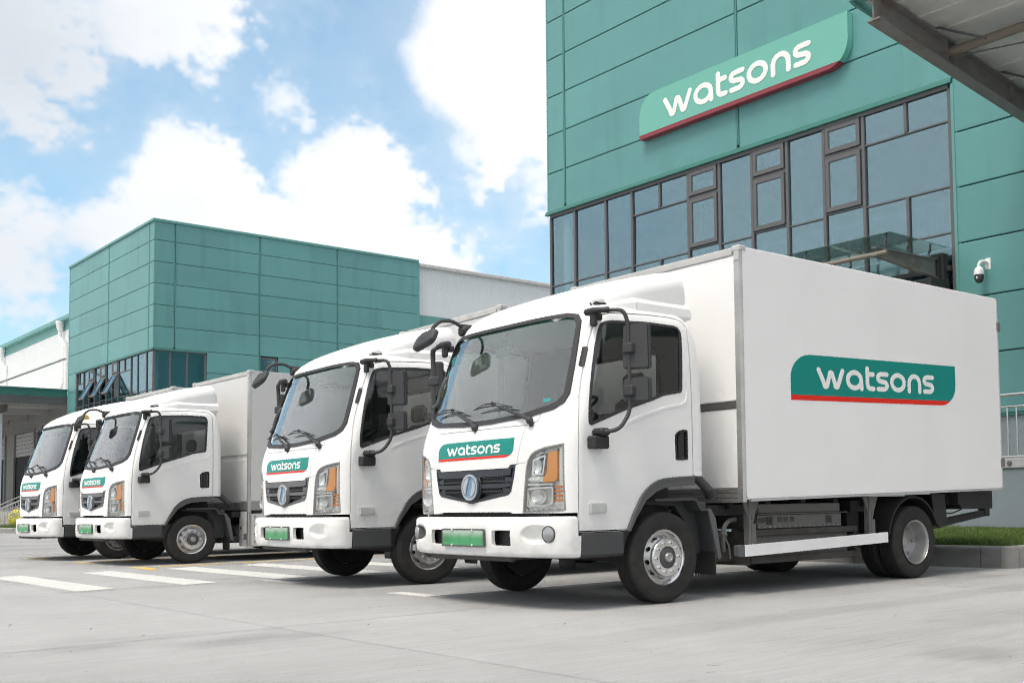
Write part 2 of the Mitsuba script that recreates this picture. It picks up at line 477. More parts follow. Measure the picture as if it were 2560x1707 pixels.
def window_band(key, axis, at, ends, full, half, lowz, casements, order, extra=()):
    """A ribbon of glazing between z = lowz and 10.02: mullions at full (all the way) and half positions, casements in some bays."""
    def bar(m, a0, a1, z0, z1, d0=-.03, d1=.10, k='mullion', mt='frame'):
        b = cbx(at+d0, at+d1, a0, a1, z0, z1, .008) if axis == 'x' else cbx(a0, a1, at+d0, at+d1, z0, z1, .008)
        part(f'{key}__{k}', b, mt)
    top = 9.97
    lo, hi = min(ends), max(ends)
    bar(0, lo, hi, top, top+.10, -.045, .12, 'frame_rail')
    for y in ends+full:
        bar(0, y-.045, y+.045, lowz, top)
    allx = sorted(ends+full)
    for a, b in zip(allx, allx[1:]):
        a, b = a+.046, b-.046; h = [q for q in half if a < q < b]; cas = any(a < q < b for q in casements)
        levels = [lowz, 6.74, 7.77] if not cas else [lowz, 6.74, 7.83]
        if h:
            zs = [lowz, 6.74, 7.77, 9.25, top]
        elif cas:
            zs = [lowz, 6.74, 7.83]
        else:
            zs = [lowz, 6.74, 7.77, top]
        zs = [z for z in zs if z >= lowz]
        for z in zs[1:-1] if not cas else zs[1:]:
            bar(0, a, b, z-.022, z+.022, -.012, .06, 'transom')
        for z0, z1 in zip(zs, zs[1:]):
            split = [a, *h, b] if h and (z0 > 9 or z1 < 7.8) else [a, b]
            for s0, s1 in zip(split, split[1:]):
                if s0 in h:
                    bar(0, s0-.04, s0+.04, z0+.022, z1-.002, -.03, .09)
                p0, p1 = s0+(.041 if s0 in h else .001), s1-(.041 if s1 in h else .001)
                tilt = RNG.uniform(-.011, .011)
                v = [(p0, z0+.022), (p1, z0+.022), (p1, z1-.022), (p0, z1-.022)]
                w = [(at+.03+tilt*(z-8)*.6+tilt*.3*(u-p0), u, z) if axis == 'x' else (u, at+.03+tilt*(z-8)*.6, z) for u, z in v]
                part(f'{key}__pane', tm(w, [[0, 2, 1], [0, 3, 2]] if axis == 'x' else [[0, 1, 2], [0, 2, 3]]), 'bldglass')
        if cas:
            for z0, z1, ang in ((9.31, 9.96, 0), (7.87, 9.20, [q for q in casements if a < q < b][0] in extra)):
                fr = Polygon([(a+.03, z0), (b-.03, z0), (b-.03, z1), (a+.03, z1)]); inner = fr.buffer(-.115, join_style=2); mid = fr.buffer(-.10, join_style=2)
                f1 = cat(px(fr.difference(mid), -.035, .035), px(mid.difference(inner), -.02, .02))
                gl = tm([(-.004, u, z) for u, z in list(inner.buffer(.008, join_style=2).exterior.coords)[:4]], [[0, 2, 1], [0, 3, 2]] if Polygon(list(inner.exterior.coords)[:4]).exterior.is_ccw else [[0, 1, 2], [0, 2, 3]])
                if ang:   # hinged at the top, bottom pushed out
                    for m in (f1, gl):
                        m.apply_translation((0, 0, -z1)); m.apply_transform(trimesh.transformations.rotation_matrix(math.radians(27), (0, 1, 0))); m.apply_translation((0, 0, z1))
                for m in (f1, gl):
                    m.apply_translation((at-.02, 0, 0))
                k = part(f'{key}__casement', f1, 'frame'); part(k+'__pane', gl, 'bldglass')
                if ang:
                    for s in (a+.06, b-.06):
                        part(k+'__stay', tube([(at-.40, s, z0+.42), (at+.03, s, z0+.22)], .012, 6), 'alumatt')
            bar(0, a, b, 9.205, 9.30, -.01, .08, 'transom')


# the tall block at the right
K = 'office_block'
rows = [(ROW0+i*ROWH, ROW0+(i+1)*ROWH) for i in range(6)]
panel_grid(K, [(26.70, 27.52), (19.30, 26.62), (11.9, 19.22)], rows, 'x', XB)
panel_grid(K, [(4.5, 11.82)], rows, 'x', XB)
panel_grid(K, [(12.07-7.4, 12.80)], [(2.64, 3.93)]+[(8.922-(i+1)*ROWH+ROWH, 8.922-i*ROWH+ROWH) for i in range(0, 6)], 'x', XB)
panel_grid(K, [(-2.8, 4.60)], [(2.64, 3.93)]+[(8.922-(i+1)*ROWH+ROWH, 8.922-i*ROWH+ROWH) for i in range(0, 6)], 'x', XB)
part(K, cat(bx(XB, 45, 12.72, 27.48, ROW0-.02, 17.40), bx(XB, 45, -14, 12.72, 0.0, 17.40), bx(24.6, 45, 12.72, 27.4, 0, ROW0-.02), bx(XB+.01, 24.6, 27.38, 27.48, 0, ROW0-.02)), 'joint')
for y in (26.66, 19.26):
    part(K+'__joint_trim', cat(cbx(XB-.07, XB+.0, y-.035, y-.012, ROW0+.12, 17.3, .004), cbx(XB-.07, XB+.0, y+.012, y+.035, ROW0+.12, 17.3, .004)), 'tealflat')
part(K+'__sill_trim', py(Polygon([(XB+.02, 10.06), (XB-.12, 10.06), (XB-.10, 10.12), (XB-.055, 10.20), (XB+.02, 10.20)]), 12.80, 27.62), 'tealdark')
part(K+'__end_panel', cbx(XB+.02, 45, 27.481, 27.53, .2, 17.38, .01), 'teal')
part(K+'__added_shade_wall', bx(17.5, XB-.1, -14, 3.0, 0, 8.0), 'greywall')  # unseen wall, added to shade the facade under the loading canopy
part(K+'__coping', cbx(XB-.12, XB+.3, -14, 27.62, 17.40, 17.62, .02), 'tealflat')
part(K+'__corner_trim', cbx(XB-.06, XB+.02, 27.50, 27.56, 10.2, 17.4, .008), 'tealflat')
part(K+'__corner_trim', cat(cbx(XB-.07, XB+.02, 12.76, 12.84, 1.6, 10.05, .008), cbx(XB-.035, XB+.02, 12.80-.10, 12.755, 2.6, 10.05, .006)), 'tealflat')
window_band(K, 'x', XB, [12.90, 27.45], [26.24, 24.75, 23.56, 21.21, 20.01, 18.83, 17.63, 16.45, 15.26], [22.37, 14.06], .5, [20.6, 18.2, 15.85], None)
part(K+'__plinth', cbx(XB-.02, XB+.05, -14, 12.78, .2, 2.60, .01), 'plinth')
part(K+'__drip_trim', cbx(XB-.08, XB+.02, -14, 12.75, 2.585, 2.645, .006), 'tealdark')
# what stands behind the glass
part(K+'__partition_wall', cat(bx(24.3, 24.5, 12.8, 27.4, .1, 10.1), bx(XB+.3, 24.4, 12.8, 12.9, .1, 10.1)), 'interior')
part(K+'__floor', cat(bx(XB+.12, 24.3, 12.9, 27.4, 6.15, 6.45), bx(XB+.25, 24.3, 12.9, 27.4, .05, .12)), 'interior')
part(K+'__ceiling', bx(XB+.2, 24.3, 12.9, 27.4, 10.02, 10.1), 'cabinlight')
part(K+'__balustrade', cat(*[tube([(XB+.2, y, 6.45), (XB+.2, y, 7.45)], .012, 5) for y in np.arange(13.1, 27.2, .165)]), 'blind')
part(K+'__balustrade', tube([(XB+.2, 13.0, 7.50), (XB+.2, 27.3, 7.50)], .028, 8), 'blind')
for y, w in ((26.85, .28),):
    part(K+'__pillar', cbx(XB+.14, XB+.4, y-w/2, y+w/2, 6.45, 10.0), 'blind')
for y in np.linspace(14.2, 26.2, 6):
    part(K+'__ceiling_light', bx(XB+1.0, XB+2.4, y-.12, y+.12, 9.99, 10.018), 'letter')
tag(K, 'tall teal panelled office block with ribbon windows behind the nearest truck', 'building')

# the sign on it
pn, rd, let = sign_shapes(7.46, 1.26, .62, .66, .115)
SGX = XB-.26


def sg(poly, x0, x1):   # u runs towards -Y
    return px(affinity.affine_transform(poly, [-1, 0, 0, 1, 22.90, 11.29]), x0, x1)


part('sign_board__panel', sg(pn, SGX, XB-.062), 'signgreen')
part('sign_board__stripe', sg(rd, SGX-.012, XB-.062), 'signred')
for l in let:
    part('sign_board__letter', sg(l, SGX-.012, SGX-.001), 'letter')
tag('sign_board', 'large pale green company sign with white letters and red lower edge on the teal facade', 'sign')

# glass canopy over the entrance
G = 'glass_canopy'
for a, b in ((12.98, 15.33), (15.35, 17.75)):
    part(G+'__pane', bx(18.69, XB-.05, a, b, 6.385, 6.40), 'canopyglass')
for y in (13.18, 15.34, 17.5):
    web = Polygon([(18.45, 6.04), (18.45, 5.90), (20.95, 5.70), (20.95, 6.12), (18.45, 6.04)])
    part(G+'__beam', cat(py(web, y-.008, y+.008), py(Polygon([(18.40, 6.06), (20.95, 6.14), (20.95, 6.12), (18.40, 6.04)]), y-.06, y+.06), py(Polygon([(18.40, 5.90), (20.95, 5.70), (20.95, 5.68), (18.40, 5.88)]), y-.06, y+.06)), 'steel')
    for x in (18.80, 19.62, 20.44):
        z = 6.06+(x-18.4)*.031
        fit = cat(tube([(x, y, z), (x-.02, y, z+.14), (x+.05, y, 6.33)], .015, 8), tube([(x+.05, y, 6.31), (x+.05, y, 6.384)], .022, 10), tube([(x+.05, y, 6.402), (x+.05, y, 6.425)], .05, 10), tube([(x-.03, y, z+.10), (x+.07, y, z+.17)], .02, 8), tube([(x, y, z-.01), (x, y, z+.03)], .035, 10))
        part(G+'__fitting', fit, 'hub', 40)
part(G+'__tube', tube([(18.47, 12.9, 5.92), (18.47, 17.8, 5.92)], .05, 14), 'brownpipe', 40)
part(G+'__wall_rail', cbx(XB-.16, XB-.06, 12.92, 17.8, 5.86, 5.98), 'framedark')
part(G+'__bracket', cat(cbx(XB-.28, XB-.05, 13.02, 13.34, 5.60, 6.26), bx(XB-.34, XB-.28, 13.08, 13.28, 5.64, 6.2)), 'framedark')
part(G+'__door_frame', cat(cbx(20.2, XB-.06, 13.0, 13.12, .3, 5.66), cbx(20.2, XB-.06, 13.12, 17.7, 5.42, 5.62), cbx(20.2, 20.32, 13.12, 16.0, .3, 5.42)), 'framedark')
tag(G, 'glass entrance canopy on steel brackets under the ribbon windows', 'canopy')

# security camera on the wall
S = 'security_camera'
def cam_(m):
    m.apply_transform(np.array([[.60, 0, 0, XB-.068-.60*(XB-.068)+.018], [0, .60, 0, 12.06-.60*12.06], [0, 0, .60, 5.95-.60*6.42], [0, 0, 0, 1]])); return m


part(S+'__wall_plate', cam_(cbx(XB-.075, XB-.05, 11.95, 12.16, 6.10, 6.50, .006)), 'letter')
part(S+'__arm', cam_(tube([(XB-.06, 12.06, 6.33), (XB-.25, 12.10, 6.36), (XB-.45, 12.14, 6.33), (XB-.52, 12.16, 6.20), (XB-.52, 12.16, 6.10)], .06, 14, .1)), 'letter', 50)
part(S+'__housing', cam_(lathe([(.0, 6.16), (.06, 6.15), (.13, 6.09), (.175, 5.98), (.18, 5.85), (.0, 5.85)], 28, 'z').apply_translation((XB-.52, 12.16, 0))), 'letter', 40)
part(S+'__dome', cam_(lathe([(.0, 5.85), (.165, 5.85), (.165, 5.75), (.14, 5.64), (.08, 5.57), (.0, 5.55)], 28, 'z').apply_translation((XB-.52, 12.16, 0))), 'trim', 40)
part(S+'__lens', cam_(ball((XB-.66, 12.16, 5.72), .05, 2)), 'mirrorglass', True)
tag(S, 'white dome security camera on the teal wall right of the entrance canopy', 'camera')

# steel loading canopy, upper right
N = 'loading_canopy'
YB = 10.5


def zb(x):
    return 8.93-(x-14.2)*.098        # underside of the beam falls towards the wall


def slab_xz(x0, x1, dz0, dz1, y0, y1):
    return py(Polygon([(x0, zb(x0)+dz0), (x1, zb(x1)+dz0), (x1, zb(x1)+dz1), (x0, zb(x0)+dz1)]), y0, y1)


X0 = 14.82
for k, y in enumerate((YB, YB-6.0, YB-12.0)):
    part(N+'__beam', cat(slab_xz(X0, 20.95, .0, .025, y-.13, y+.13), slab_xz(X0, 20.95, .43, .45, y-.13, y+.13), slab_xz(X0, 20.95, .025, .43, y-.010, y+.010),
                         *[slab_xz(x, x+.014, .025, .43, y-.12, y+.12) for x in (16.9, 19.2)]), 'steel')
for x in (17.0, 20.0):
    z = zb(x)+.24
    part(N+'__purlin', tube([(x, YB-.02, z), (x, YB-14, z)], .085, 20), 'brownpipe', 40)
for x in (16.55, 18.75):
    part(N+'__strut', cat(cbx(-.03, .03, -.6, .6, -.02, .02, .004).apply_transform(trimesh.transformations.rotation_matrix(math.radians(28), (1, 0, 0))).apply_translation((x, YB-.55, zb(x)+.29))), 'frame')
part(N+'__tie_rod', cat(tube([(17.0, YB-.1, zb(17)+.14), (18.6, YB-5.9, zb(18.6)+.2)], .014, 6)), 'frame')
for i, x in enumerate(np.arange(X0-.05, 20.9, .62)):
    x1 = min(x+.612, 20.95)
    part(N+'__roof_sheet', cat(slab_xz(x, x1, .50, .53, YB-14, YB+.30), slab_xz(x, x+.05, .475, .50, YB-14, YB+.30)), 'soffit')
part(N+'__fascia', cat(cbx(X0-.12, X0-.05, YB-14, YB+.42, zb(X0)+.42, zb(X0)+1.15, .01), cbx(X0-.05, X0+.10, YB-14, YB+.30, zb(X0)+.425, zb(X0)+.45, .005)), 'tealflat')
part(N+'__edge_trim', cat(slab_xz(X0-.05, 20.95, .40, 1.10, YB+.36, YB+.42)), 'tealflat')
tag(N, 'brown steel loading canopy with teal fascia, top right corner', 'canopy')

# raised dock, handrail, kerb, lawn at the right
D = 'dock_platform'
part(D, bx(19.0, XB-.03, -14, 18, .0, 1.42), 'plinth')
part(D+'__coping', cbx(18.96, XB-.03, -14, 18, 1.42, 1.61, .015), 'alumatt')
part(D+'__bumper_plate', cat(lathe([(.0, 0), (.05, 0), (.04, .03), (.0, .035)], 16, 'x').apply_transform(trimesh.transformations.rotation_matrix(math.pi, (0, 0, 1))).apply_translation((18.958, 10.60, 1.52))), 'grimeb')
tag(D, 'blue grey concrete dock platform behind the lawn', 'platform')
H = 'handrail'
part(H+'__rail', tube([(19.05, -6, 2.83), (19.05, 16, 2.83)], .032, 14), 'shinysteel', True)
part(H+'__rail', tube([(19.05, -6, 2.60), (19.05, 16, 2.60)], .022, 12), 'shinysteel', True)
part(H+'__rail', tube([(19.05, -6, 1.645), (19.05, 16, 1.645)], .020, 12), 'shinysteel', True)
for y in np.arange(10.66-.19*10, 12.2, .19):
    part(H+'__baluster', tube([(19.05, y, 1.65), (19.05, y, 2.60)], .016, 10), 'shinysteel', True)
for y in (12.5, 8.5):
    part(H+'__post', tube([(19.05, y, 1.61), (19.05, y, 2.83)], .025, 10), 'shinysteel', True)
tag(H, 'stainless steel handrail on the dock platform edge at right', 'handrail')

KB = 'kerb'


def kerb_block(a, b, face, at, h=.27, w=.14):
    """A stone with a rounded top edge; face 'x': front at x = at, running in y; face 'y': front at y = at, running in x."""
    r = .05; prof = Polygon([(0, -.05), (w, -.05), (w, h), (r, h)]+[(r-r*math.sin(t), h-r+r*math.cos(t)) for t in np.linspace(0, math.pi/2, 6)][1:])
    if face == 'x':
        m = man2tm(py(affinity.translate(prof, at, 0), a+.006, b-.006))
    else:
        m = man2tm(px(affinity.translate(prof, at, 0), a+.006, b-.006))
    return m


ys = [7.02]+list(np.arange(7.30, 15, .98))
for a, b in zip(ys, ys[1:]):
    part(KB+'__stone', kerb_block(a, b, 'x', 12.26), 'kerb', 30)
arcm = []
prof = [(.14, -.05), (.14, .27), (.05, .27), (.015, .255), (0, .22), (0, -.05)]
n = 9; V = []
for t in np.linspace(0, math.pi/2, n):
    cx, cy = 12.26+.16, 7.02
    for d, z in prof:
        R = .16-d
        V.append((cx-R*math.cos(t), cy-R*math.sin(t), z))
m_ = len(prof); Fq = []
for k in range(n-1):
    for i in range(m_):
        j = (i+1) % m_; Fq += [(k*m_+i, k*m_+j, (k+1)*m_+j), (k*m_+i, (k+1)*m_+j, (k+1)*m_+i)]
ct = tm(V, Fq); trimesh.repair.fix_normals(ct)
part(KB+'__corner_stone', ct, 'kerb', 30)
xs = [12.43]+list(np.arange(13.3, 19.0, .98))
for a, b in zip(xs, xs[1:]):
    part(KB+'__stone', kerb_block(a, b, 'y', 6.862), 'kerb', 30)
tag(KB, 'grey stone kerb round the lawn behind the nearest truck', 'kerb')
struct('lawn_soil', bx(12.38, 19.0, 6.98, 16, -.02, .225), 'soil')


def grass(x0, x1, y0, y1, n, z, hmin=.05, hmax=.13):
    X = RNG.uniform(x0, x1, n); Y = RNG.uniform(y0, y1, n); a = RNG.uniform(0, 2*np.pi, n); hh = RNG.uniform(hmin, hmax, n)*(.7+.6*meshkit.noise(np.stack([X*2, Y*2, 0*X], 1)))
    w = RNG.uniform(.004, .008, n); lean = RNG.normal(0, .035, (n, 2)); c = np.stack([X, Y, np.full(n, z)], 1)
    u = np.stack([np.cos(a), np.sin(a), 0*a], 1)*w[:, None]; tip = c+np.stack([lean[:, 0], lean[:, 1], hh], 1); mid = c+np.stack([lean[:, 0]*.35, lean[:, 1]*.35, hh*.55], 1)
    V = np.stack([c-u, c+u, mid-u*.7, mid+u*.7, tip], 1).reshape(-1, 3); i = np.arange(n)[:, None]*5
    Fq = np.concatenate([i+[0, 1, 3], i+[0, 3, 2], i+[2, 3, 4]], 1).reshape(-1, 3)
    return tm(V, Fq)


part('grass', grass(12.40, 15.5, 7.0, 10.5, 45000, .225), 'grass'); part('grass__blades', grass(15.5, 19.0, 7.0, 13, 30000, .225), 'grass')
labels['grass'] = {'label': 'short green grass on the raised lawn behind the kerb', 'category': 'grass', 'kind': 'stuff'}
labels['grass__blades'] = {'kind': 'stuff'}

# ------------------------------------------------------------------ the teal block at the left, far off
L = 'cladding_block'
XL, YL = 21.2, 64.64
rws = [(ROW0-.05+i*ROWH, ROW0-.05+(i+1)*ROWH) for i in range(6)]
colsx = [(YL+.75, 72.64), (72.72, 81.0)]
panel_grid(L, [(YL-.04, YL+.70)]+colsx, rws, 'x', XL)
panel_grid(L, [(XL-.05, 22.27), (22.35, 27.22), (27.30, 32.26), (32.34, 38.1)], rws, 'y', YL)
low = [(ROW0-.05-(i+1)*ROWH, ROW0-.05-i*ROWH) for i in range(8)]
panel_grid(L, [(79.35, 81.0)], low, 'x', XL)
panel_grid(L, [(24.14, 27.22), (28.42, 32.26), (32.34, 38.1)], low[:1], 'y', YL)
panel_grid(L, [(27.25, 28.40)], low[1:2], 'y', YL)
panel_grid(L, [(24.14, 27.22), (28.42, 32.26), (32.34, 38.1)], low[1:], 'y', YL)
part(L, cat(bx(XL, 38.1, YL, 81.0, 10.08, 17.35), bx(24.1, 38.1, YL+3.2, 81, 0, 10.08), bx(24.12, 27.2, YL, YL+3.2, 0, 10.08), bx(27.2, 28.45, YL+.3, YL+3.2, 0, 10.08), bx(28.45, 38.1, YL, YL+3.2, 0, 10.08), bx(XL, 24.1, 79.3, 81.0, 0, 10.08), bx(XL, 24.0, YL+.02, 79.3, 0, 5.6)), 'joint')
for x in (22.31, 27.26, 32.30):
    part(L+'__joint_trim', cat(cbx(x-.05, x-.018, YL-.075, YL, 10.2 if x < 24 else 5, 17.3, .004), cbx(x+.018, x+.05, YL-.075, YL, 10.2 if x < 24 else 5, 17.3, .004)), 'tealflat')
for y in (72.68, 65.36):
    part(L+'__joint_trim', cat(cbx(XL-.075, XL, y-.05, y-.018, 10.2, 17.3, .004), cbx(XL-.075, XL, y+.018, y+.05, 10.2, 17.3, .004)), 'tealflat')
part(L+'__coping', cat(cbx(XL-.14, XL+.3, YL-.14, 81.1, 17.36, 17.52, .02), cbx(XL+.3, 38.15, YL-.14, YL+.3, 17.36, 17.52, .02)), 'tealflat')
part(L+'__corner_trim', cbx(38.06, 38.22, YL-.07, YL+.02, 5, 17.36, .01), 'tealflat')
part(L+'__corner_trim', cbx(XL-.07, XL+.02, 80.96, 81.08, 0, 17.36, .01), 'tealflat')
part(L+'__sill_trim', cat(py(Polygon([(XL+.02, 10.0), (XL-.10, 10.0), (XL-.07, 10.12), (XL+.02, 10.12)]), YL-.1, 79.3), px(Polygon([(YL+.02, 10.0), (YL-.10, 10.0), (YL-.07, 10.12), (YL+.02, 10.12)]), XL+.02, 24.14)), 'tealdark')
window_band(L, 'x', XL, [YL+.05, 79.22], [77.74, 76.60, 75.42, 74.25, 73.07, 71.90, 70.73, 68.42, 67.25, 65.76], [78.68, 69.58], 5.6, [76.0, 73.6, 71.3], None, extra=(76.0, 73.6, 71.3))


def yband(a0, a1, cuts, z0, z1):
    for c in [a0]+cuts+[a1]:
        part(L+'__mullion', cbx(c-.045, c+.045, YL-.03, YL+.1, z0, z1, .008), 'frame')
    part(L+'__frame_rail', cbx(a0, a1, YL-.045, YL+.12, z1, z1+.09, .008), 'frame')
    e = [a0]+cuts+[a1]
    for a, b in zip(e, e[1:]):
        part(L+'__pane', tm([(a+.046, YL+.03, z0), (b-.046, YL+.03, z0), (b-.046, YL+.03+RNG.uniform(-.01, .01), z1), (a+.046, YL+.03, z1)], [[0, 1, 2], [0, 2, 3]]), 'bldglass')


yband(XL+.05, 24.08, [22.11, 23.04], 5.6, 9.95)
yband(27.30, 28.36, [], 7.4, 9.95)
part(L+'__partition_wall', cat(bx(23.6, 23.8, YL+.6, 79.2, 5.6, 10.05), bx(XL+.4, 23.8, YL+.7, YL+.9, 5.6, 10.05)), 'interior')
part(L+'__blind', cat(*[cbx(XL+.35, XL+.37, a, b, z, 9.9, .002) for a, b, z in ((65.9, 67.1, 6.0), (67.4, 68.3, 6.4), (64.9, 65.6, 6.2), (68.6, 70.6, 7.7), (72.0, 73.0, 7.8))]), 'cabinlight')
tag(L, 'teal panelled block with flat roof at far left centre', 'building')

# white corrugated warehouse: the part right of the teal block, and the part left of it


def corr(axis, a0, a1, z0, z1, at, pitch=.25, d=.007):
    u = []; x = a0
    while x < a1:
        u += [(x, 0), (x+pitch*.40, 0), (x+pitch*.5, d), (x+pitch*.90, d)]; x += pitch
    u.append((a1, 0)); u = np.array(u); n = len(u); V = []
    for z in (z0, z1):
        for s, o in u:
            V.append((s, at-o, z) if axis == 'y' else (at-o, s, z))
    Fq = []
    for i in range(n-1):
        q = [(i, i+1, n+i+1), (i, n+i+1, n+i)]
        Fq += q if axis == 'y' else [t[::-1] for t in q]
    return tm(V, Fq)


W = 'white_warehouse'
part(W+'__wall_sheet', corr('y', 38.22, 75, 13.85, 17.1, YL+.25), 'whitewall')
part(W+'__band', corr('y', 38.22, 75, 12.5, 13.84, YL+.24), 'tealflat')
part(W+'__wall_sheet', corr('y', 38.22, 75, 0, 12.49, YL+.25), 'whitewall')
part(W+'__gutter', cbx(38.22, 75, YL-.05, YL+.35, 17.10, 17.34, .03), 'alumatt')
part(W, bx(38.2, 75, YL+.3, 110, 0, 17.2), 'darkwall')
tag(W, 'white corrugated warehouse wall between the two teal blocks', 'building')
W2 = 'dock_warehouse'
XW = 22.7
part(W2+'__wall_sheet', corr('x', 81.1, 135, 9.3, 14.15, XW), 'whitewall')
part(W2+'__band', corr('x', 81.1, 135, 14.16, 14.9, XW-.01), 'tealflat')
part(W2+'__gutter', cbx(XW-.35, XW+.1, 81.1, 135, 14.82, 15.12, .03), 'tealflat')
part(W2, bx(XW+.05, 60, 81.1, 135, 0, 14.9), 'darkwall')
for y in (88.2, 105.6):
    part(W2+'__downpipe', cat(lathe([(.0, 14.85), (.30, 14.85), (.30, 14.6), (.16, 14.1), (.0, 14.1)], 12, 'z').apply_translation((XW-.28, y, 0)), tube([(XW-.28, y, 14.15), (XW-.28, y, 13.6), (XW-.16, y-.5, 13.0), (XW-.16, y-.5, 10.4), (XW-.4, y, 9.3)], .13, 10, .25)), 'letter', 40)
    part(W2+'__downpipe', tube([(XW-.14, y-.95, 13.3), (XW-.14, y-.95, 9.3)], .09, 8), 'letter', 40)
# lower wall: panels, pillars, roller doors
for a, b in ((81.2, 95.3), (101.8, 104.4), (110.6, 113.4), (119.6, 135)):
    part(W2+'__wall_panel', corr('x', a, b, 1.2, 8.6, XW-.02, .5, .02), 'greywall')
for a, b in ((95.3, 101.8), (104.4, 110.6), (113.4, 119.6)):
    part(W2+'__wall_panel', corr('x', a, b, 7.35, 8.6, XW-.02, .5, .02), 'greywall')
    for i in range(6):
        part(W2+'__roller_slat', cbx(XW+.0, XW+.05, a+.35, b-.3, 7.28-(i+1)*.31, 7.28-i*.31-.03, .012), 'alumatt')
    part(W2+'__door_frame', cat(cbx(XW-.16, XW, a+.02, a+.35, 1.0, 7.35), cbx(XW-.16, XW, b-.32, b-.02, 1.0, 7.35), cbx(XW-.14, XW, a+.02, b-.02, 7.28, 7.42)), 'greywall')
part(W2+'__dock_edge', cbx(18.5, XW+.03, 81.2, 135, 0, 1.3, .02), 'greywall')
tag(W2, 'white corrugated dock warehouse with roller doors at far left', 'building')
Q = 'dock_canopy'
YC = 81.32
part(Q+'__fascia', cat(cbx(12.0, XL-.03, YC-.06, YC, 8.62, 9.14, .02), cbx(12.0, XL-.03, YC-.10, YC-.06, 9.05, 9.17, .01), cbx(11.94, 12.0, YC-.06, 135, 8.62, 9.14, .02)), 'tealdark')
part(Q+'__edge_beam', cbx(12.1, XL-.03, YC, YC+.12, 8.12, 8.60, .02), 'frame')
part(Q+'__roof_sheet', bx(12.0, XW-.04, YC+.13, 135, 8.62, 8.72), 'soffit')
for y in np.arange(86, 133, 6.0):
    part(Q+'__rafter', cbx(12.1, XW-.05, y, y+.16, 8.25, 8.61, .01), 'soffit')
part(Q+'__purlin', cbx(17.4, 17.7, YC+.13, 135, 7.55, 7.98, .01), 'grime')
for y in (82.9, 96, 109):
    part(Q+'__column', cat(cbx(17.30, 17.72, y-.05, y+.03, 0, 7.54, .01), cbx(17.30, 17.72, y+.32, y+.40, 0, 7.54, .01), bx(17.49, 17.53, y+.03, y+.32, 0, 7.54)), 'whitewall')
part(Q+'__stay', tube([(XL-.02, 81.9, 11.35), (17.3, 81.9, 9.45), (13, 81.9, 7.38+0.0)], .09, 12), 'alumatt', True)
tag(Q, 'dock canopy with dark teal fascia at the left edge', 'canopy')

# steps, rails, kerb and sacks at the far left
R_ = 'stair_rail'
for z in (0.0, -.21):
    part(R_+'__rail', tube([(15, 76, .83+z), (15, 70.3, 1.37+z), (15, 64.5, 1.92+z)], .028, 8), 'shinysteel', True)
part(R_+'__rail', tube([(15, 76, -.06+.05), (15, 70.3, .42), (15, 64.5, .95)], .022, 8), 'shinysteel', True)
part(R_+'__rail', tube([(14.7, 67.9, .25), (14.7, 67.9, 1.18), (14.7, 66.9, 1.30), (14.7, 62, 1.8)], .028, 8, .15), 'shinysteel', True)
part(R_+'__rail', tube([(14.7, 67.9, .98), (14.7, 62, 1.58)], .022, 8), 'shinysteel', True)
part(R_+'__rail', tube([(14.7, 67.9, .66), (14.7, 62, 1.22)], .022, 8), 'shinysteel', True)
for y in np.arange(64.7, 75, .55):
    part(R_+'__baluster', tube([(15, y, 1.37+(70.3-y)*.095-.95), (15, y, 1.37+(70.3-y)*.095-.21)], .014, 6), 'shinysteel', True)
tag(R_, 'stainless steel stair rail beside the dock at left edge', 'handrail')
part('dock_step', cat(*[bx(15.2+i*.3, 18.5, 60, 80, 0, .17*(i+1)) for i in range(6)]), 'greywall')
tag('dock_step', 'grey concrete steps behind the stair rail', 'steps')
K2 = 'verge_kerb'
for y in np.arange(52.2, 70, 1.2):
    part(K2+'__stone', kerb_block(y, y+1.2, 'x', 12.2, .24, .16), 'kerb', 30)
tag(K2, 'low stone kerb at the left edge behind the farthest truck', 'kerb')
struct('verge_soil', bx(12.36, 15.2, 52.2, 72, -.02, .19), 'soil')
part('verge_grass', grass(12.36, 15.0, 53, 62, 9000, .19, .06, .2), 'grass')
labels['verge_grass'] = {'label': 'strip of grass behind the kerb at left edge', 'category': 'grass', 'kind': 'stuff'}


def sack(c, r, seed):
    s = trimesh.creation.icosphere(subdivisions=3); v = s.vertices.copy(); v *= (1+.22*(meshkit.fbm(v*1.7+seed, 3)-.5)*2)[:, None]; v[:, 2] = np.sign(v[:, 2])*np.abs(v[:, 2])**.8
    s.vertices = v*np.array(r)+np.array(c); return s


part('yellow_sack', sack((15.5, 68.9, .62), (.35, .75, .48), 3), 'sackyellow', True); tag('yellow_sack', 'bulging yellow sack behind the stair rail', 'sack')
part('red_sack', sack((15.9, 70.6, .70), (.35, .55, .42), 8), 'sackred', True); tag('red_sack', 'dark red sack at the left edge beside the yellow one', 'sack')
part('red_sack', sack((16.6, 67.2, 1.35), (.3, .5, .28), 12), 'sackred', True); tag('red_sack_001', 'dark red sack behind the upper rail near the farthest truck', 'sack')
# ------------------------------------------------------------------ the trucks: built once, x to the rear from the front axle, y to the truck's right, z up
# one row per height: z, front at the middle, half width, rear
LEV = np.array([(.64,-1.19,1.21,.47),(.80,-1.2,1.22,.47),(1.1,-1.205,1.23,.47),(1.35,-1.20,1.23,.47),(1.5,-1.175,1.23,.47),(1.62,-1.135,1.228,.47),(2.0,-1.01,1.217,.47),(2.3,-.912,1.195,.445),(2.43,-.87,1.175,.41),(2.51,-.835,1.145,.36),(2.575,-.77,1.075,.28),(2.61,-.68,.97,.18),(2.63,-.56,.82,.05),(2.64,-.42,.64,-.1)])


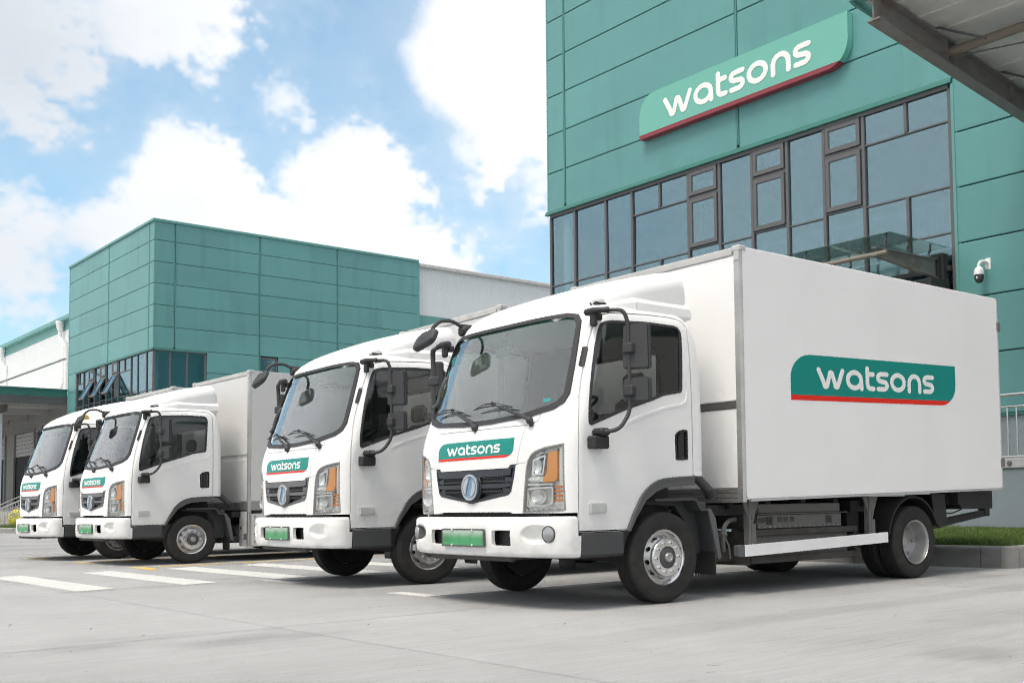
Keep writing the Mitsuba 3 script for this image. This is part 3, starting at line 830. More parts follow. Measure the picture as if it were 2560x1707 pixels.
def outline(xf, w, xr, d, A=.2):
    wd = w+d; yb = w-.10; pts = [(xf+A*(y/w)**3.5-d, y) for y in np.linspace(0, yb, 22)]
    x0 = xf+A*(yb/w)**3.5; p0 = np.array((x0-d, yb)); p3 = np.array((x0+.14, wd)); s = A*3.5*(yb/w)**2.5/w
    p1 = p0+np.array((s, 1.))*.05; p2 = p3-np.array((.08, 0))
    for t in np.linspace(0, 1, 9)[1:]:
        pts.append(tuple((1-t)**3*p0+3*t*(1-t)**2*p1+3*t*t*(1-t)*p2+t**3*p3))
    r = .07; xs_ = x0+.14
    pts += [(x, wd) for x in np.linspace(xs_, xr-r, 14)[1:]]
    pts += [(xr-r+(r+d)*np.cos(a), w-r+(r+d)*np.sin(a)) for a in np.linspace(np.pi/2, 0, 7)[1:]]
    pts += [(xr+d, y) for y in np.linspace(w-r, 0, 6)[1:]]
    p = np.array(pts)
    return np.vstack([p, p[1:-1][::-1]*[1, -1]])


def skin(rings):
    """A closed solid through rings of equally many points."""
    n = len(rings[0]); V = np.vstack(list(rings)+[rings[0].mean(0)[None], rings[-1].mean(0)[None]]); Fq = []
    i = np.arange(n); j = (i+1) % n
    for k in range(len(rings)-1):
        a, b, c, e = k*n+i, k*n+j, (k+1)*n+j, (k+1)*n+i
        Fq += [np.stack([a, c, b], 1), np.stack([a, e, c], 1)]
    c0, c1 = len(V)-2, len(V)-1; k = (len(rings)-1)*n
    Fq += [np.stack([i, j, 0*i+c0], 1), np.stack([k+j, k+i, 0*i+c1], 1)]
    t = tm(V, np.vstack(Fq))
    if t.volume < 0:
        t.invert()
    return t


_lofts = {}


def loft(d=0.0):
    if d not in _lofts:
        f = PchipInterpolator(LEV[:, 0], LEV[:, 1:]); zs = np.r_[np.arange(.64, 2.4, .06), np.linspace(2.42, 2.64, 14)]; rings = []
        for z in zs:
            xf, w, xr = f(z); o = outline(xf, w, xr, d); zz = z+d*np.clip((z-2.45)/.15, 0, 1)-(d if z == zs[0] else 0)
            rings.append(np.c_[o, np.full(len(o), zz)])
        _lofts[d] = tm2man(skin(rings))
    return _lofts[d]


def layer(d0, d1):
    return loft(d1)-loft(d0)


def fx(poly):
    return px(poly, -1.6, -.55)


def sides(poly, both=True):
    a = py(poly, -1.6, -1.075)
    return a+py(poly, 1.075, 1.6) if both else a


def mirror(m):
    m = (m if isinstance(m, trimesh.Trimesh) else man2tm(m)).copy(); m.vertices[:, 1] *= -1; m.faces = m.faces[:, ::-1]; return m


def sym(pts):
    return Polygon(list(pts)+[(-a, b) for a, b in reversed(pts)])


def facing(m, axis, sign, lim=.2):
    t = man2tm(m); t.update_faces(t.face_normals[:, axis]*sign > lim); t.remove_unreferenced_vertices(); return t


TP = []   # (part path, mesh, material, smooth, which trucks)


def tp(path, mesh, m, smooth=False, only=None):
    TP.append((path, mesh if isinstance(mesh, trimesh.Trimesh) else man2tm(mesh), m, smooth, only))


WS_IN = rnd(sym([(-.985, 2.387), (-.945, 2.455), (-.848, 2.473), (-.45, 2.474)][::-1]+[(-1.024, 2.068), (-1.047, 1.79), (-1.01, 1.735), (-.935, 1.70), (-.665, 1.645), (-.205, 1.622)]), .03)
WS_OUT = rnd(sym([(-.30, 2.507), (-.84, 2.511), (-.962, 2.492), (-1.018, 2.426), (-1.047, 2.256), (-1.078, 2.015), (-1.098, 1.787), (-1.07, 1.712), (-.985, 1.66), (-.737, 1.608), (-.228, 1.58)]), .03)
WIN = rnd(Polygon([(-.747, 2.192), (-.70, 2.335), (-.672, 2.39), (-.627, 2.414), (-.552, 2.428), (-.165, 2.454), (.16, 2.452), (.21, 2.44), (.238, 2.40), (.241, 2.35), (.223, 2.104), (.209, 1.875), (.195, 1.845), (.154, 1.838), (-.012, 1.808), (-.158, 1.754), (-.456, 1.660), (-.832, 1.516), (-.858, 1.532), (-.860, 1.60), (-.853, 1.681), (-.830, 1.835), (-.795, 2.006)]), .018)
ARCH = [(-.444, .649), (-.38, .788), (-.297, .931), (-.237, .993), (-.176, 1.035), (-.105, 1.066), (-.033, 1.082), (.113, 1.094), (.327, 1.105)]
DOOR = Polygon([(-.947, .652), (-.957, .924), (-.959, 1.217), (-.946, 1.513), (-.904, 1.758), (-.875, 1.875), (-.832, 2.02), (-.778, 2.193), (-.721, 2.349), (-.69, 2.42), (-.64, 2.468), (-.551, 2.49), (-.357, 2.505), (-.138, 2.518), (.10, 2.524), (.22, 2.518), (.285, 2.495), (.312, 2.45), (.317, 2.294), (.316, 2.04), (.314, 1.35), (.316, 1.116)]+ARCH[::-1]+[(-.446, .652)]).buffer(0)
LAMP = rnd(Polygon([(-1.142, 1.372), (-.965, 1.345), (-.87, 1.318), (-.823, 1.29), (-.79, 1.24), (-.772, 1.18), (-.755, 1.047), (-.723, .80), (-.957, .803), (-1.123, .814), (-1.150, .82)]), .008)
BONNET = sym([(0, 1.534), (-.725, 1.537), (-.655, 1.217), (-.575, 1.213), (-.548, 1.186), (-.3, 1.185), (0, 1.185)])
GRILLE = sym([(0, 1.179), (-.545, 1.180), (-.572, 1.208), (-.647, 1.212), (-.622, 1.10), (-.585, .985), (-.54, .955), (0, .888)])


def flip(p):
    return affinity.scale(p, -1, 1, origin=(0, 0))


# cab shell
shell = loft(0)-loft(-.03)
shell -= py(Polygon([(-2, .3), (-.955, .3), (-.955, .648), (-.958, .80), (-2, .80)]), -2, 2)+px(rect(-.58, .7, .58, .812), -2, -1)
shell -= py(Polygon([(-.444, .3)]+ARCH+[(.7, 1.105), (.7, .3)]), -2, 2)
shell -= fx(WS_IN.buffer(.006)); shell -= sides(WIN.buffer(-.012)); shell -= fx(LAMP)+fx(flip(LAMP)); shell -= fx(GRILLE)
REARWIN = rnd(rect(-.68, 1.74, .68, 2.30), .06); shell -= px(REARWIN, .25, .75)
doors = shell ^ sides(DOOR); hood = shell ^ fx(BONNET)
cut = layer(-.05, .05)
body = shell - (sides(DOOR.buffer(.010)) ^ cut) - (fx(BONNET.buffer(.006)) ^ cut)
HAND = rnd(Polygon([(.104, 1.465), (.14, 1.499), (.20, 1.517), (.262, 1.515), (.260, 1.246), (.110, 1.240)]), .02)
for ln in (LineString([(.86, 1.625), (.85, 1.568), (.735, 1.543)]), LineString([(.655, 1.217), (.79, 1.224)])):
    g = ln.buffer(.005)
    body -= (fx(g)+fx(flip(g))) ^ layer(-.012, .02)
seam = LineString([(-.925, 1.745), (-.60, 1.745)]).buffer(.004)
body -= sides(Polygon([(-.945, 1.750), (-.90, 1.750), (-.90, 1.757), (-.945, 1.757)])) ^ layer(-.01, .02)
body -= sides(Polygon([(.32, 1.165), (.50, 1.165), (.50, 1.172), (.32, 1.172)])) ^ layer(-.01, .02)
crease = LineString([(-.48, 1.535), (-.286, 1.615), (-.053, 1.685), (.094, 1.723), (.19, 1.737), (.24, 1.76), (.262, 1.80), (.267, 1.844)]).buffer(.010)
dcut = doors - sides(HAND)
dl = man2tm(dcut); dl = cat(dl, sides(crease) ^ layer(-.012, .006) ^ sides(DOOR))
for s, nm in ((-1, 'door'), (1, 'door')):
    half = dl.copy(); keep = half.triangles_center[:, 1]*s > 0; half.update_faces(keep); half.remove_unreferenced_vertices()
    tp('door', half, 'white', 30)
    hh = (lambda q: q if s < 0 else mirror(q))
    for sub, m, mt in (('door__handle', cat(man2tm((sides(HAND.buffer(-.004), False)-sides(HAND.buffer(-.018), False)) ^ layer(-.03, .005)), man2tm(sides(HAND, False) ^ layer(-.045, -.04)),
                                            man2tm(sides(affinity.scale(HAND, .45, .8), False) ^ layer(-.025, -.004))), 'black'),
                       ('door__window_seal', cat(sides(WIN.difference(WIN.buffer(-.024)), False) ^ layer(-.02, .004)), 'seal'),
                       ('door__window', facing(sides(WIN.buffer(-.02), False) ^ layer(-.014, -.010), 1, -1), 'darkglass')):
        k = len(TP); tp(sub if s < 0 else sub.replace('door_', 'door_001_', 1), hh(m), mt, 30)
tp('cab_body', body, 'white', 30); tp('bonnet', hood, 'white', 30)
lining = (loft(-.032)-loft(-.045)) - fx(WS_IN.buffer(.01)) - sides(WIN.buffer(-.008)) - px(REARWIN, .25, .75) - py(Polygon([(-2, .3), (-2, .82), (-.93, .82), (-.93, .70), (-.46, .70)]+[(a, b+.02) for a, b in ARCH]+[(.7, 1.125), (.7, .3)]), -2, 2) - fx(LAMP) - fx(flip(LAMP)) - fx(GRILLE)
tp('lining', lining, 'lining', 30)
ws = fx(WS_IN.buffer(.012)) ^ layer(-.014, -.010)
tp('windscreen', facing(ws, 0, -1), 'wsglass', True)
tp('windscreen_seal', fx(WS_OUT.difference(WS_IN)) ^ layer(-.02, .012), 'seal', 40)
tp('cab_window_seal', px(REARWIN.buffer(.015).difference(REARWIN.buffer(-.02)), .40, .48), 'seal'); tp('cab_window', facing(px(REARWIN.buffer(.01), .44, .444), 0, -1), 'lens')
# grille
gx = lambda poly, a, b: fx(poly) ^ layer(a, b)
tp('grille', gx(GRILLE.difference(GRILLE.buffer(-.022)), -.035, .004), 'grille', 30); tp('grille__backing', gx(GRILLE, -.045, -.035), 'black')


def hexband(y0, y1, z0, z1, r=.0205):
    b = rect(y0, z0, y1, z1); holes = []
    dx = r*1.78; row = 0; z = z0
    while z < z1+r:
        y = y0+(row % 2)*dx/2
        while y < y1+r:
            holes.append(Polygon([(y+r*.86*math.cos(t), z+r*.86*math.sin(t)) for t in np.arange(6)*math.pi/3+math.pi/6])); y += dx
        z += r*1.53; row += 1
    return b.difference(unary_union(holes))


inner = GRILLE.buffer(-.015)
bars = [Polygon([(-.60, 1.198), (.60, 1.198), (.585, 1.125), (.45, 1.118), (-.45, 1.118), (-.585, 1.125)]), Polygon([(-.60, 1.062), (-.48, 1.056), (.48, 1.056), (.60, 1.062), (.585, 1.028), (.47, 1.020), (-.47, 1.020), (-.585, 1.028)]),
        Polygon([(-.57, .985), (-.42, .972), (0, .905), (.42, .972), (.57, .985), (.53, .955), (0, .890), (-.53, .955)])]
for b in bars:
    tp('grille__bar', gx(b.intersection(inner), -.035, .008), 'grille', 20)
for s in (-1, 1):
    for z0, z1, y1 in ((1.064, 1.112, .50), (.978, 1.020, .47)):
        hb = hexband(.13, y1, z0, z1); hb = hb if s > 0 else flip(hb)
        tp('grille__mesh', gx(hb, -.022, -.006), 'mesh')
        tp('grille__bar', gx(Polygon([(s*y1, z0-.002), (s*(y1+.09), z0+.006), (s*(y1+.09), z1-.006), (s*y1, z1+.002)]).intersection(inner), -.035, -.002), 'grille')
# emblem
ec = (0, 1.032); eb = affinity.scale(Point(ec).buffer(.128, 24), 1.0, .90, origin=ec)
tp('emblem', px(eb.buffer(.03), -1.215, -1.19)+px(eb.buffer(.012), -1.222, -1.19), 'grille', 30)
tp('emblem__disc', px(eb, -1.228, -1.2), 'badgeblue')
tp('emblem__ring', px(eb.difference(eb.buffer(-.018)), -1.238, -1.2), 'badgesilver', 30)
ci = affinity.scale(Point(ec).buffer(.108, 24), 1, .90, origin=ec)
el = affinity.rotate(affinity.scale(Point(ec).buffer(1, 32), .036, .110), 24, origin=ec)
half = Polygon([(.3, .8), (.3, 1.3), (-.035, 1.3), (.015, 1.09), (-.015, .975), (.035, .8)])
sw1 = ci.buffer(-.006).difference(el.buffer(.0)).intersection(half)
sw2 = affinity.rotate(sw1, 180, origin=ec)
for w_ in (sw1.buffer(-.004), sw2.buffer(-.004)):
    tp('emblem__swallow', px(w_, -1.240, -1.2), 'badgesilver')
# company sign on the bonnet
pn, rd, let = sign_shapes(1.215, .163, .135, .075, .021)
onb = lambda q: affinity.affine_transform(q, [-1, 0, 0, 1, .562+.04, 1.278])
tp('decal__panel', fx(onb(pn)) ^ layer(-.001, .003), 'green', 30); tp('decal__stripe', fx(onb(rd)) ^ layer(-.001, .004), 'red', 30)
for l in let:
    tp('decal__letter', fx(onb(l)) ^ layer(-.001, .0055), 'letter', 30)
# headlights
AMB = rnd(Polygon([(-.988, 1.300), (-1.070, 1.312), (-1.076, 1.12), (-1.070, 1.085), (-1.044, 1.058), (-.94, 1.055), (-.937, 1.082), (-.966, 1.118), (-.98, 1.16)]), .006)
for s in (-1, 1):
    hl = 'headlight' if s < 0 else 'headlight_001'; fl = (lambda q: q) if s < 0 else flip
    q = lambda poly, a, b: fx(fl(poly)) ^ layer(a, b)
    inn = LAMP.buffer(-.012)
    tp(hl+'__housing', cat(q(LAMP.difference(inn), -.05, .004), q(LAMP, -.066, -.060)), 'lampring', 30)
    tp(hl+'__reflector', cat(q(inn, -.056, -.05), q(rnd(Polygon([(-.775, 1.03), (-1.03, 1.03), (-1.03, 1.045), (-.775, 1.045)]), .002), -.05, -.012), q(Polygon([(-.78, 1.06), (-.93, 1.06), (-.93, 1.10), (-.79, 1.10)]), -.05, -.022), q(Polygon([(-1.09, .83), (-1.135, .83), (-1.135, 1.35), (-1.09, 1.34)]), -.05, -.016)), 'lampback', 30)
    up_ = rnd(Polygon([(-.835, 1.245), (-.97, 1.282), (-.945, 1.12), (-.825, 1.115)]), .012); lo_ = rnd(Polygon([(-.765, 1.008), (-1.035, 1.02), (-1.03, .875), (-.96, .855), (-.755, .852)]), .02)
    tp(hl+'__bowl', cat(q(up_.difference(up_.buffer(-.012)), -.05, -.010), q(lo_.difference(lo_.buffer(-.014)), -.05, -.014)), 'rim', 30)
    for (cy_, cz_, ry_, rz_) in ((-.885, 1.185, .055, .066), (-.895, .935, .105, .062)):
        a = np.linspace(0, 2*np.pi, 28, endpoint=False); V = []
        xc = -1.14+.2*(abs(cy_)/1.23)**3.5*0
        xs0 = -1.205+.2*(abs(cy_)/1.23)**3.5
        for r_, dd in ((1., .016), (.8, .032), (.5, .044), (.22, .050), (.0, .052)):
            V.append(np.stack([np.full(28, xs0+dd)+0*a, s*-1*(cy_*-1+ry_*r_*np.cos(a))*-1*-1 if False else (cy_+ry_*r_*np.cos(a))*(-s), cz_+rz_*r_*np.sin(a)], 1))
        V = np.vstack(V); Fq = []
        for k in range(4):
            for i in range(28):
                j = (i+1) % 28; Fq += [(k*28+i, k*28+j, (k+1)*28+j), (k*28+i, (k+1)*28+j, (k+1)*28+i)]
        tp(hl+'__bowl', tm(V, Fq), 'rim', True)
    tp(hl+'__indicator', q(AMB, -.045, -.012), 'amber', 30)
    for z in (1.013, .978, .941, .905):
        tp(hl+'__marker', q(rnd(Polygon([(-1.053, z-.0095), (-1.116, z-.007), (-1.118, z+.011), (-1.055, z+.0095)]), .002), -.05, -.008), 'orange', 30)
    studs = [rect(y-.014, z-.006, y+.014, z+.006) for y, z in ((-.76, .826), (-.81, .826), (-.86, .828), (-.91, .830), (-.965, .832), (-1.06, .872), (-1.09, .875), (-1.05, .838), (-1.085, .84), (-.80, 1.08), (-.84, 1.08), (-.88, 1.08))]
    tp(hl+'__stud', q(unary_union(studs), -.05, -.010), 'chrome')
    tp(hl+'__lens', facing(q(inn.buffer(.004), -.003, .0), 0, -1, .05), 'lens', True)
# arch trim, side lamp, vent slots, sill
ain = [(-.422, .647), (-.36, .749), (-.254, .891), (-.129, .969), (-.039, .998), (.106, 1.012), (.32, 1.021)]
TRIM = Polygon(ARCH+[(.327, 1.105), (.327, 1.021)]+ain[::-1])
for s in (-1, 1):
    mm = (lambda q: q) if s < 0 else mirror
    tp('arch_trim', mm(cat(py(TRIM, -1.245, -1.05), py(LineString([(a, b-.008) for a, b in ARCH]).buffer(.010), -1.252, -1.20))), 'archgrey', 30)
    sl = rnd(Polygon([(-.869, .878), (-.692, .878), (-.682, .792), (-.861, .785)]), .012)
    tp('indicator_lamp', mm(cat(sides(sl, False) ^ layer(-.005, .012))), 'lampback', 30)
    tp('indicator_lamp__lens', mm(cat(sides(sl.buffer(-.008), False) ^ layer(.012, .030), sides(rect(-.765, .80, -.705, .865), False) ^ layer(.03, .033))), 'cloudy2', 30)
    tp('vent_slot', mm(cat(sides(LineString([(-.800, 2.180), (-.850, 2.025)]).buffer(.0095), False) ^ layer(-.005, .010))), 'black', 30)
    tp('sill_panel', mm(cat(cbx(-.935, -.47, -1.215, -1.10, .435, .642, .02), cbx(-.94, -.30, -1.10, -.95, .42, .66, .01))), 'trim', 30)
# bumper
BL = [(.432, -1.205, 1.185), (.442, -1.232, 1.204), (.47, -1.25, 1.214), (.62, -1.262, 1.22), (.745, -1.254, 1.216), (.764, -1.243, 1.207), (.772, -1.215, 1.185)]


def bump(d, x1):
    rings = []
    for z, xf, w in BL:
        o = outline(xf, w, .4, d, .17); o[:, 0] = np.minimum(o[:, 0], x1); rings.append(np.c_[o, np.full(len(o), z+(d if z > .6 else -d)*1.0)])
    return tm2man(skin(rings))


bm = bump(0, -.94)-bump(-.035, -.5)
bm -= px(rect(-2, .612, -1.12, .9), -1.06+.09, -.5)+px(rect(1.12, .612, 2, .9), -1.06+.09, -.5)
hole = rnd(rect(-.64, .53, -.382, .66), .01); bm -= px(hole, -1.5, -1.0)+px(flip(hole), -1.5, -1.0)
scoop = tm2man(ball((-1.215, -.955, .628), (.115, .195, .084), 4))+tm2man(ball((-1.215, .955, .628), (.115, .195, .084), 4))
liner = (tm2man(ball((-1.215, -.955, .628), (.130, .21, .096), 4))+tm2man(ball((-1.215, .955, .628), (.130, .21, .096), 4))) ^ bump(-.002, -.94)
tp('bumper', (bm+liner)-scoop, 'white', 35)
tp('bumper__grille_hole', px(hole.buffer(.03), -1.17, -1.16), 'black'); tp('bumper__grille_hole', px(flip(hole).buffer(.03), -1.17, -1.16), 'black')
for s in (-1, 1):
    c = (-1.137, s*1.055, .628)
    fr = trimesh.transformations.rotation_matrix(math.radians(-12*s), (0, 0, 1))
    ring_ = lathe([(.064, -.02), (.070, -.02), (.072, -.01), (.072, .03), (.064, .03)], 32, 'x'); dome = lathe([(.0, -.034), (.03, -.032), (.058, -.022), (.066, -.008), (.0, -.008)], 32, 'x')
    for m in (ring_, dome):
        m.apply_transform(fr); m.apply_translation(c)
    tp('fog_lamp', ring_, 'hub', 40, 'fog'); tp('fog_lamp__lens', dome, 'fogglass', 40, 'fog')
    cap = lathe([(.0, -.012), (.070, -.010), (.078, .0), (.078, .03), (.0, .03)], 32, 'x'); cap.apply_transform(fr); cap.apply_translation(c)
    tp('fog_lamp_cover', cap, 'white', 40, 'cover')
tp('number_plate', cbx(-1.282, -1.272, -.292, .382, .521, .665, .004), 'plate')
tp('number_plate__frame', px(rect(-.299, .515, .389, .671).difference(rect(-.286, .528, .376, .658)), -1.2835, -1.270), 'hub')
for y, z in ((.21, .657), (-.12, .657), (.21, .529), (-.12, .529)):
    tp('number_plate__bolt', ball((-1.288, y, z), (.010, .013, .011), 1), 'chrome', True)
tp('radiator_block', cat(bx(-1.06, -.6, -.95, .95, .66, .90)), 'black')
tp('tow_bar', cat(tube([(-1.15, -.55, .42), (-1.15, .75, .42)], .03, 10), bx(-1.1, -.55, .25, .34, .40, .62), bx(-1.1, -.55, -.44, -.35, .40, .62)), 'grime')
# wipers
for pts, bl in (([(-1.155, .0, 1.56), (-1.16, .08, 1.62), (-1.135, .30, 1.69), (-1.10, .47, 1.742)], [(-1.05, .90, 1.735), (-1.085, .66, 1.752), (-1.105, .45, 1.748), (-1.12, .25, 1.725)]),
                ([(-1.125, -.80, 1.575), (-1.135, -.72, 1.615), (-1.13, -.50, 1.68), (-1.115, -.22, 1.757)], [(-1.115, .08, 1.738), (-1.12, -.1, 1.752), (-1.12, -.28, 1.748), (-1.11, -.52, 1.722)])):
    p = np.array(pts)-[.022, 0, 0]; b = np.array(bl)-[.020, 0, 0]
    tp('wiper', cat(tube(p, [.022, .018, .011, .008], 8), ball(p[0], (.03, .034, .034), 2), tube([p[0]+[.01, .0, 0], p[0]+[.03, .01, -.045]], .022, 8), tube([p[3], p[3]+[.012, 0, .004]], .02, 8),
                      tube([p[0]+[0, .03, -.02], p[0]+[0, .06, .02], p[1]+[0, .03, .01]], .004, 5)), 'mirror_plastic', 40)
    tp('wiper__blade', cat(tube(b+[.0, 0, -.012], .006, 6), tube((b+[0, 0, .010])[1:3], .007, 6), tube([b[0]+[0, 0, -.012], b[1]+[0, 0, .012]], .004, 5), tube([b[3]+[0, 0, -.012], b[2]+[0, 0, .012]], .004, 5)), 'black')
# mirrors
for s in (-1, 1):
    mm = (lambda q: q) if s < 0 else mirror
    a = 'wing_mirror' if s < 0 else 'wing_mirror_001'
    arm = tube([(-.78, -1.20, 2.475), (-.70, -1.30, 2.482), (-.63, -1.42, 2.475), (-.600, -1.44, 2.38), (-.590, -1.44, 2.2), (-.585, -1.44, 1.62), (-.69, -1.42, 1.475), (-.80, -1.34, 1.455)], .0175, 12, .09)
    if s > 0:
        def mm(q):
            q = mirror(q); v = q.vertices.copy(); k_ = np.clip(v[:, 1]-1.25, 0, .2); v[:, 1] += k_*.75; v[:, 0] -= k_*.40; q.vertices = v; return q
    tp(a+'__arm', mm(arm), 'mirror_plastic', 50)
    tp(a+'__bracket', mm(cat(cbx(-.81, -.735, -1.25, -1.10, 2.45, 2.505, .018), cbx(-.79, -.74, -1.23, -1.16, 2.35, 2.47, .015), tube([(-.79, -1.22, 2.48), (-.70, -1.32, 2.484)], .025, 10), cbx(-.745, -.68, -1.215, -1.15, 2.41, 2.47, .01))), 'black', 30)
    tp(a+'__base', mm(cat(cbx(-.875, -.715, -1.33, -1.205, 1.322, 1.428, .012), cbx(-.83, -.72, -1.36, -1.22, 1.428, 1.492, .02))), 'black', 30)
    for z0, z1, w0, w1, tg in ((1.975, 2.365, -1.62, -1.36, 'a'), (1.70, 1.915, -1.62, -1.36, 'b')):
        hp = rnd(Polygon([(w0+.012, z0), (w1, z0+.008), (w1-.005, z1-.012), (w0+.02, z1)]), .03)
        h0 = px(hp, -.035, .0)+px(hp.buffer(-.012), -.048, .01); rot = trimesh.transformations.rotation_matrix(math.radians(24), (0, 0, 1), (0, -1.46, 0))
        hm = man2tm(h0); gm = man2tm(px(hp.buffer(-.018), .010, .013))
        for m in (hm, gm):
            m.apply_transform(rot); m.apply_translation((-.535, 0, 0))
        tp(a+'__shell', mm(hm), 'mirror_plastic', 35); tp(a+'__glass', mm(gm), 'mirrorglass')
        zc = z0+.46*(z1-z0)
        tp(a+'__clamp', mm(cbx(-.625, -.535, -1.50, -1.385, zc-.045, zc+.045, .012)), 'mirror_plastic', 30)
k = 'crossview_mirror'
tp(k+'__arm', tube([(-.72, .83, 2.575), (-.82, .83, 2.62), (-.90, .83, 2.655), (-1.03, .83, 2.645), (-1.10, .84, 2.58), (-1.115, .85, 2.53)], .018, 10, .06), 'mirror_plastic', 50)
tp(k+'__bracket', cat(tube([(-.66, .82, 2.60), (-.80, .83, 2.61)], [.032, .027], 10), cbx(-.81, -.70, .77, .89, 2.52, 2.615, .02)), 'black', 40)
hp = rnd(Polygon([(-.085, -.13), (-.055, -.185), (.05, -.18), (.085, -.13), (.075, .13), (.045, .175), (-.06, .185), (-.09, .13)]), .04)
hc = np.array(hp.exterior.coords)[:-1]; hm = skin([np.c_[hc*k_, np.full(len(hc), z_)] for k_, z_ in ((.97, 0), (1, .006), (1, .03), (.965, .045), (.86, .057), (.55, .064), (.2, .066))])
hm = cat(hm, cbx(-.02, .06, -.05, .05, .055, .072, .006)); gm = man2tm(pz(hp.buffer(-.012), -.004, .0))
M4 = trimesh.transformations.rotation_matrix(math.radians(-9), (1, 0, 0))@trimesh.transformations.rotation_matrix(math.radians(-62), (0, 1, 0))
for m in (hm, gm):
    m.apply_transform(M4); m.apply_translation((-1.15, .96, 2.44))
for q_ in (hm, gm):
    q_.apply_translation((0, -.10, 0))
tp(k+'__shell', hm, 'mirror_plastic', 40); tp(k+'__glass', gm, 'mirrorglass')
# roof: marker lamps, air deflector, side fairings
for s in (-1, 1):
    c = np.array((-.56, s*1.0, 2.600))
    tp('marker_lamp', cat(cbx(c[0]-.062, c[0]+.062, c[1]-.045, c[1]+.045, c[2]-.02, c[2]+.004, .006)), 'black', False, 'clear'); tp('marker_lamp__dome', ball(c+[0, 0, .010], (.07, .045, .052), 3), 'cloudy', True, 'clear')
    tp('marker_lamp', cat(cbx(c[0]-.062, c[0]+.062, c[1]-.045, c[1]+.045, c[2]-.02, c[2]+.004, .006)), 'alumatt', False, 'amber'); tp('marker_lamp__dome', ball(c+[0, 0, .010], (.075, .05, .08), 3), 'amberdome', True, 'amber')
DEF = [(-.815, .74, 2.50), (-.80, .80, 2.545), (-.74, .89, 2.612), (-.64, .95, 2.682), (-.5, 1.0, 2.765), (-.3, 1.03, 2.85), (-.1, 1.05, 2.918), (.1, 1.055, 2.970), (.28, 1.055, 3.012), (.38, 1.05, 3.025), (.43, 1.04, 3.005), (.455, 1.02, 2.96)]
rings = []
fd = PchipInterpolator([d[0] for d in DEF], [d[1:] for d in DEF])
for x in np.r_[np.linspace(-.815, .36, 30), .39, .415, .435, .448, .455]:
    w, zt = fd(x); zb_ = 2.47; r = min(.17, (zt-zb_)*.6); pts = []
    for a in np.linspace(0, np.pi/2, 9):
        pts.append((w-r+r*np.cos(a), zt-r*1.0+r*np.sin(a)-.03*((w-r+r*np.cos(a))/w)**2))
    pts += [(y, zt-.03*(y/w)**2) for y in np.linspace(w-r, 0, 9)[1:]]
    pts = [(w+.0, zb_), (w, (zb_+zt-r)/2)]+pts
    p = np.array(pts); p = np.vstack([p, p[:-1][::-1]*[-1, 1]]); rings.append(np.c_[np.full(len(p), x), p])
tp('air_deflector', skin(rings), 'white', 45)
for s in (-1, 1):
    mm = (lambda q: q) if s < 0 else mirror
    for x0, x1 in ((-.47, -.20), (-.195, .20), (.205, .46)):
        prof = rnd(Polygon([(-1.095, 2.548), (-1.0, 2.535), (-.99, 2.70), (-1.04, 2.688), (-1.088, 2.64)]), .02)
        m = man2tm(px(prof, x0, x1))
        if x0 < -.4:
            v = m.vertices; f_ = v[:, 0] < -.4; v[f_] = v[f_]*[1, 1, 1]+[.0, .03, -.04*0]; v[f_, 2] = 2.56+(v[f_, 2]-2.56)*.35; m.vertices = v
        tp('roof_fairing', mm(m), 'white', 30)
# inside the cab
tp('dashboard', loft(-.05) ^ py(rnd(Polygon([(-1.10, 1.0), (-1.085, 1.55), (-.98, 1.66), (-.80, 1.675), (-.66, 1.63), (-.56, 1.52), (-.55, 1.2), (-.62, 1.0)]), .04), -1.10, 1.10), 'cabin', 30)
for y in (-.58, .45):
    w_ = .26 if y < 0 else .36
    tp('seat', cat(cbx(-.42, .12, y-w_, y+w_, 1.16, 1.34, .05), cbx(.06, .22, y-w_, y+w_, 1.30, 1.86, .06).apply_transform(trimesh.transformations.rotation_matrix(math.radians(8), (0, 1, 0), (.1, 0, 1.3))), cbx(.14, .25, y-.14, y+.14, 1.88, 2.08, .04)), 'cabin', 30)
st = trimesh.creation.torus(.21, .016, 36, 10); st = cat(st, tube([(-.2, 0, 0), (0, 0, -.04), (.2, 0, 0)], .016, 8), tube([(0, 0, -.04), (0, 0, -.35)], .03, 10), tube([(0, 0, -.04), (0, -.2, 0)], .016, 8))
st.apply_transform(trimesh.transformations.rotation_matrix(math.radians(-32), (0, 1, 0))); st.apply_translation((-.50, -.58, 1.72)); tp('steering_wheel', st, 'cabin', 40)
tp('grab_handle', tube([(-.80, 1.07, 2.13), (-.86, 1.0, 2.12), (-.93, .99, 2.0), (-.97, .99, 1.85), (-.97, 1.06, 1.83)], .018, 8, .05), 'cabin', 40)
tp('cabin_mirror', cat(tube([(-.80, .05, 2.44), (-.82, .06, 2.32)], .010, 6), rot_ := cbx(-.015, .015, -.14, .14, -.035, .045, .014).apply_translation((-.81, .06, 2.27))), 'cabin', 30)
tp('cab_floor', cat(bx(-.93, .40, -1.0, 1.0, 1.06, 1.14), bx(-.95, -.35, -.93, .93, .62, 1.06), bx(-.35, .40, -.80, .80, .70, 1.08), bx(.30, .42, -1.15, 1.15, 1.11, 1.16)), 'black')
# stickers behind the windscreen of the nearest truck
for (y, z, w_, h_, c) in ((.90, 2.27, .055, .10, 'stickergreen'), (.995, 2.15, .055, .10, 'stickerteal'), (.975, 2.29, .045, .06, 'stickerteal'), (.985, 1.96, .06, .075, 'stickeryellow'), (.975, 2.03, .05, .05, 'stickerpale'), (-.88, 1.745, .085, .035, 'stickerteal')):
    b = affinity.rotate(Point(y, z).buffer(1, 12) if c == 'stickerteal' and z < 1.8 else rect(y-1, z-1, y+1, z+1), 0); b = affinity.scale(b, w_/2, h_/2)
    tp('sticker', facing(fx(b) ^ layer(-.009, -.007), 0, -1), c, False, 'stickers')
# wheels


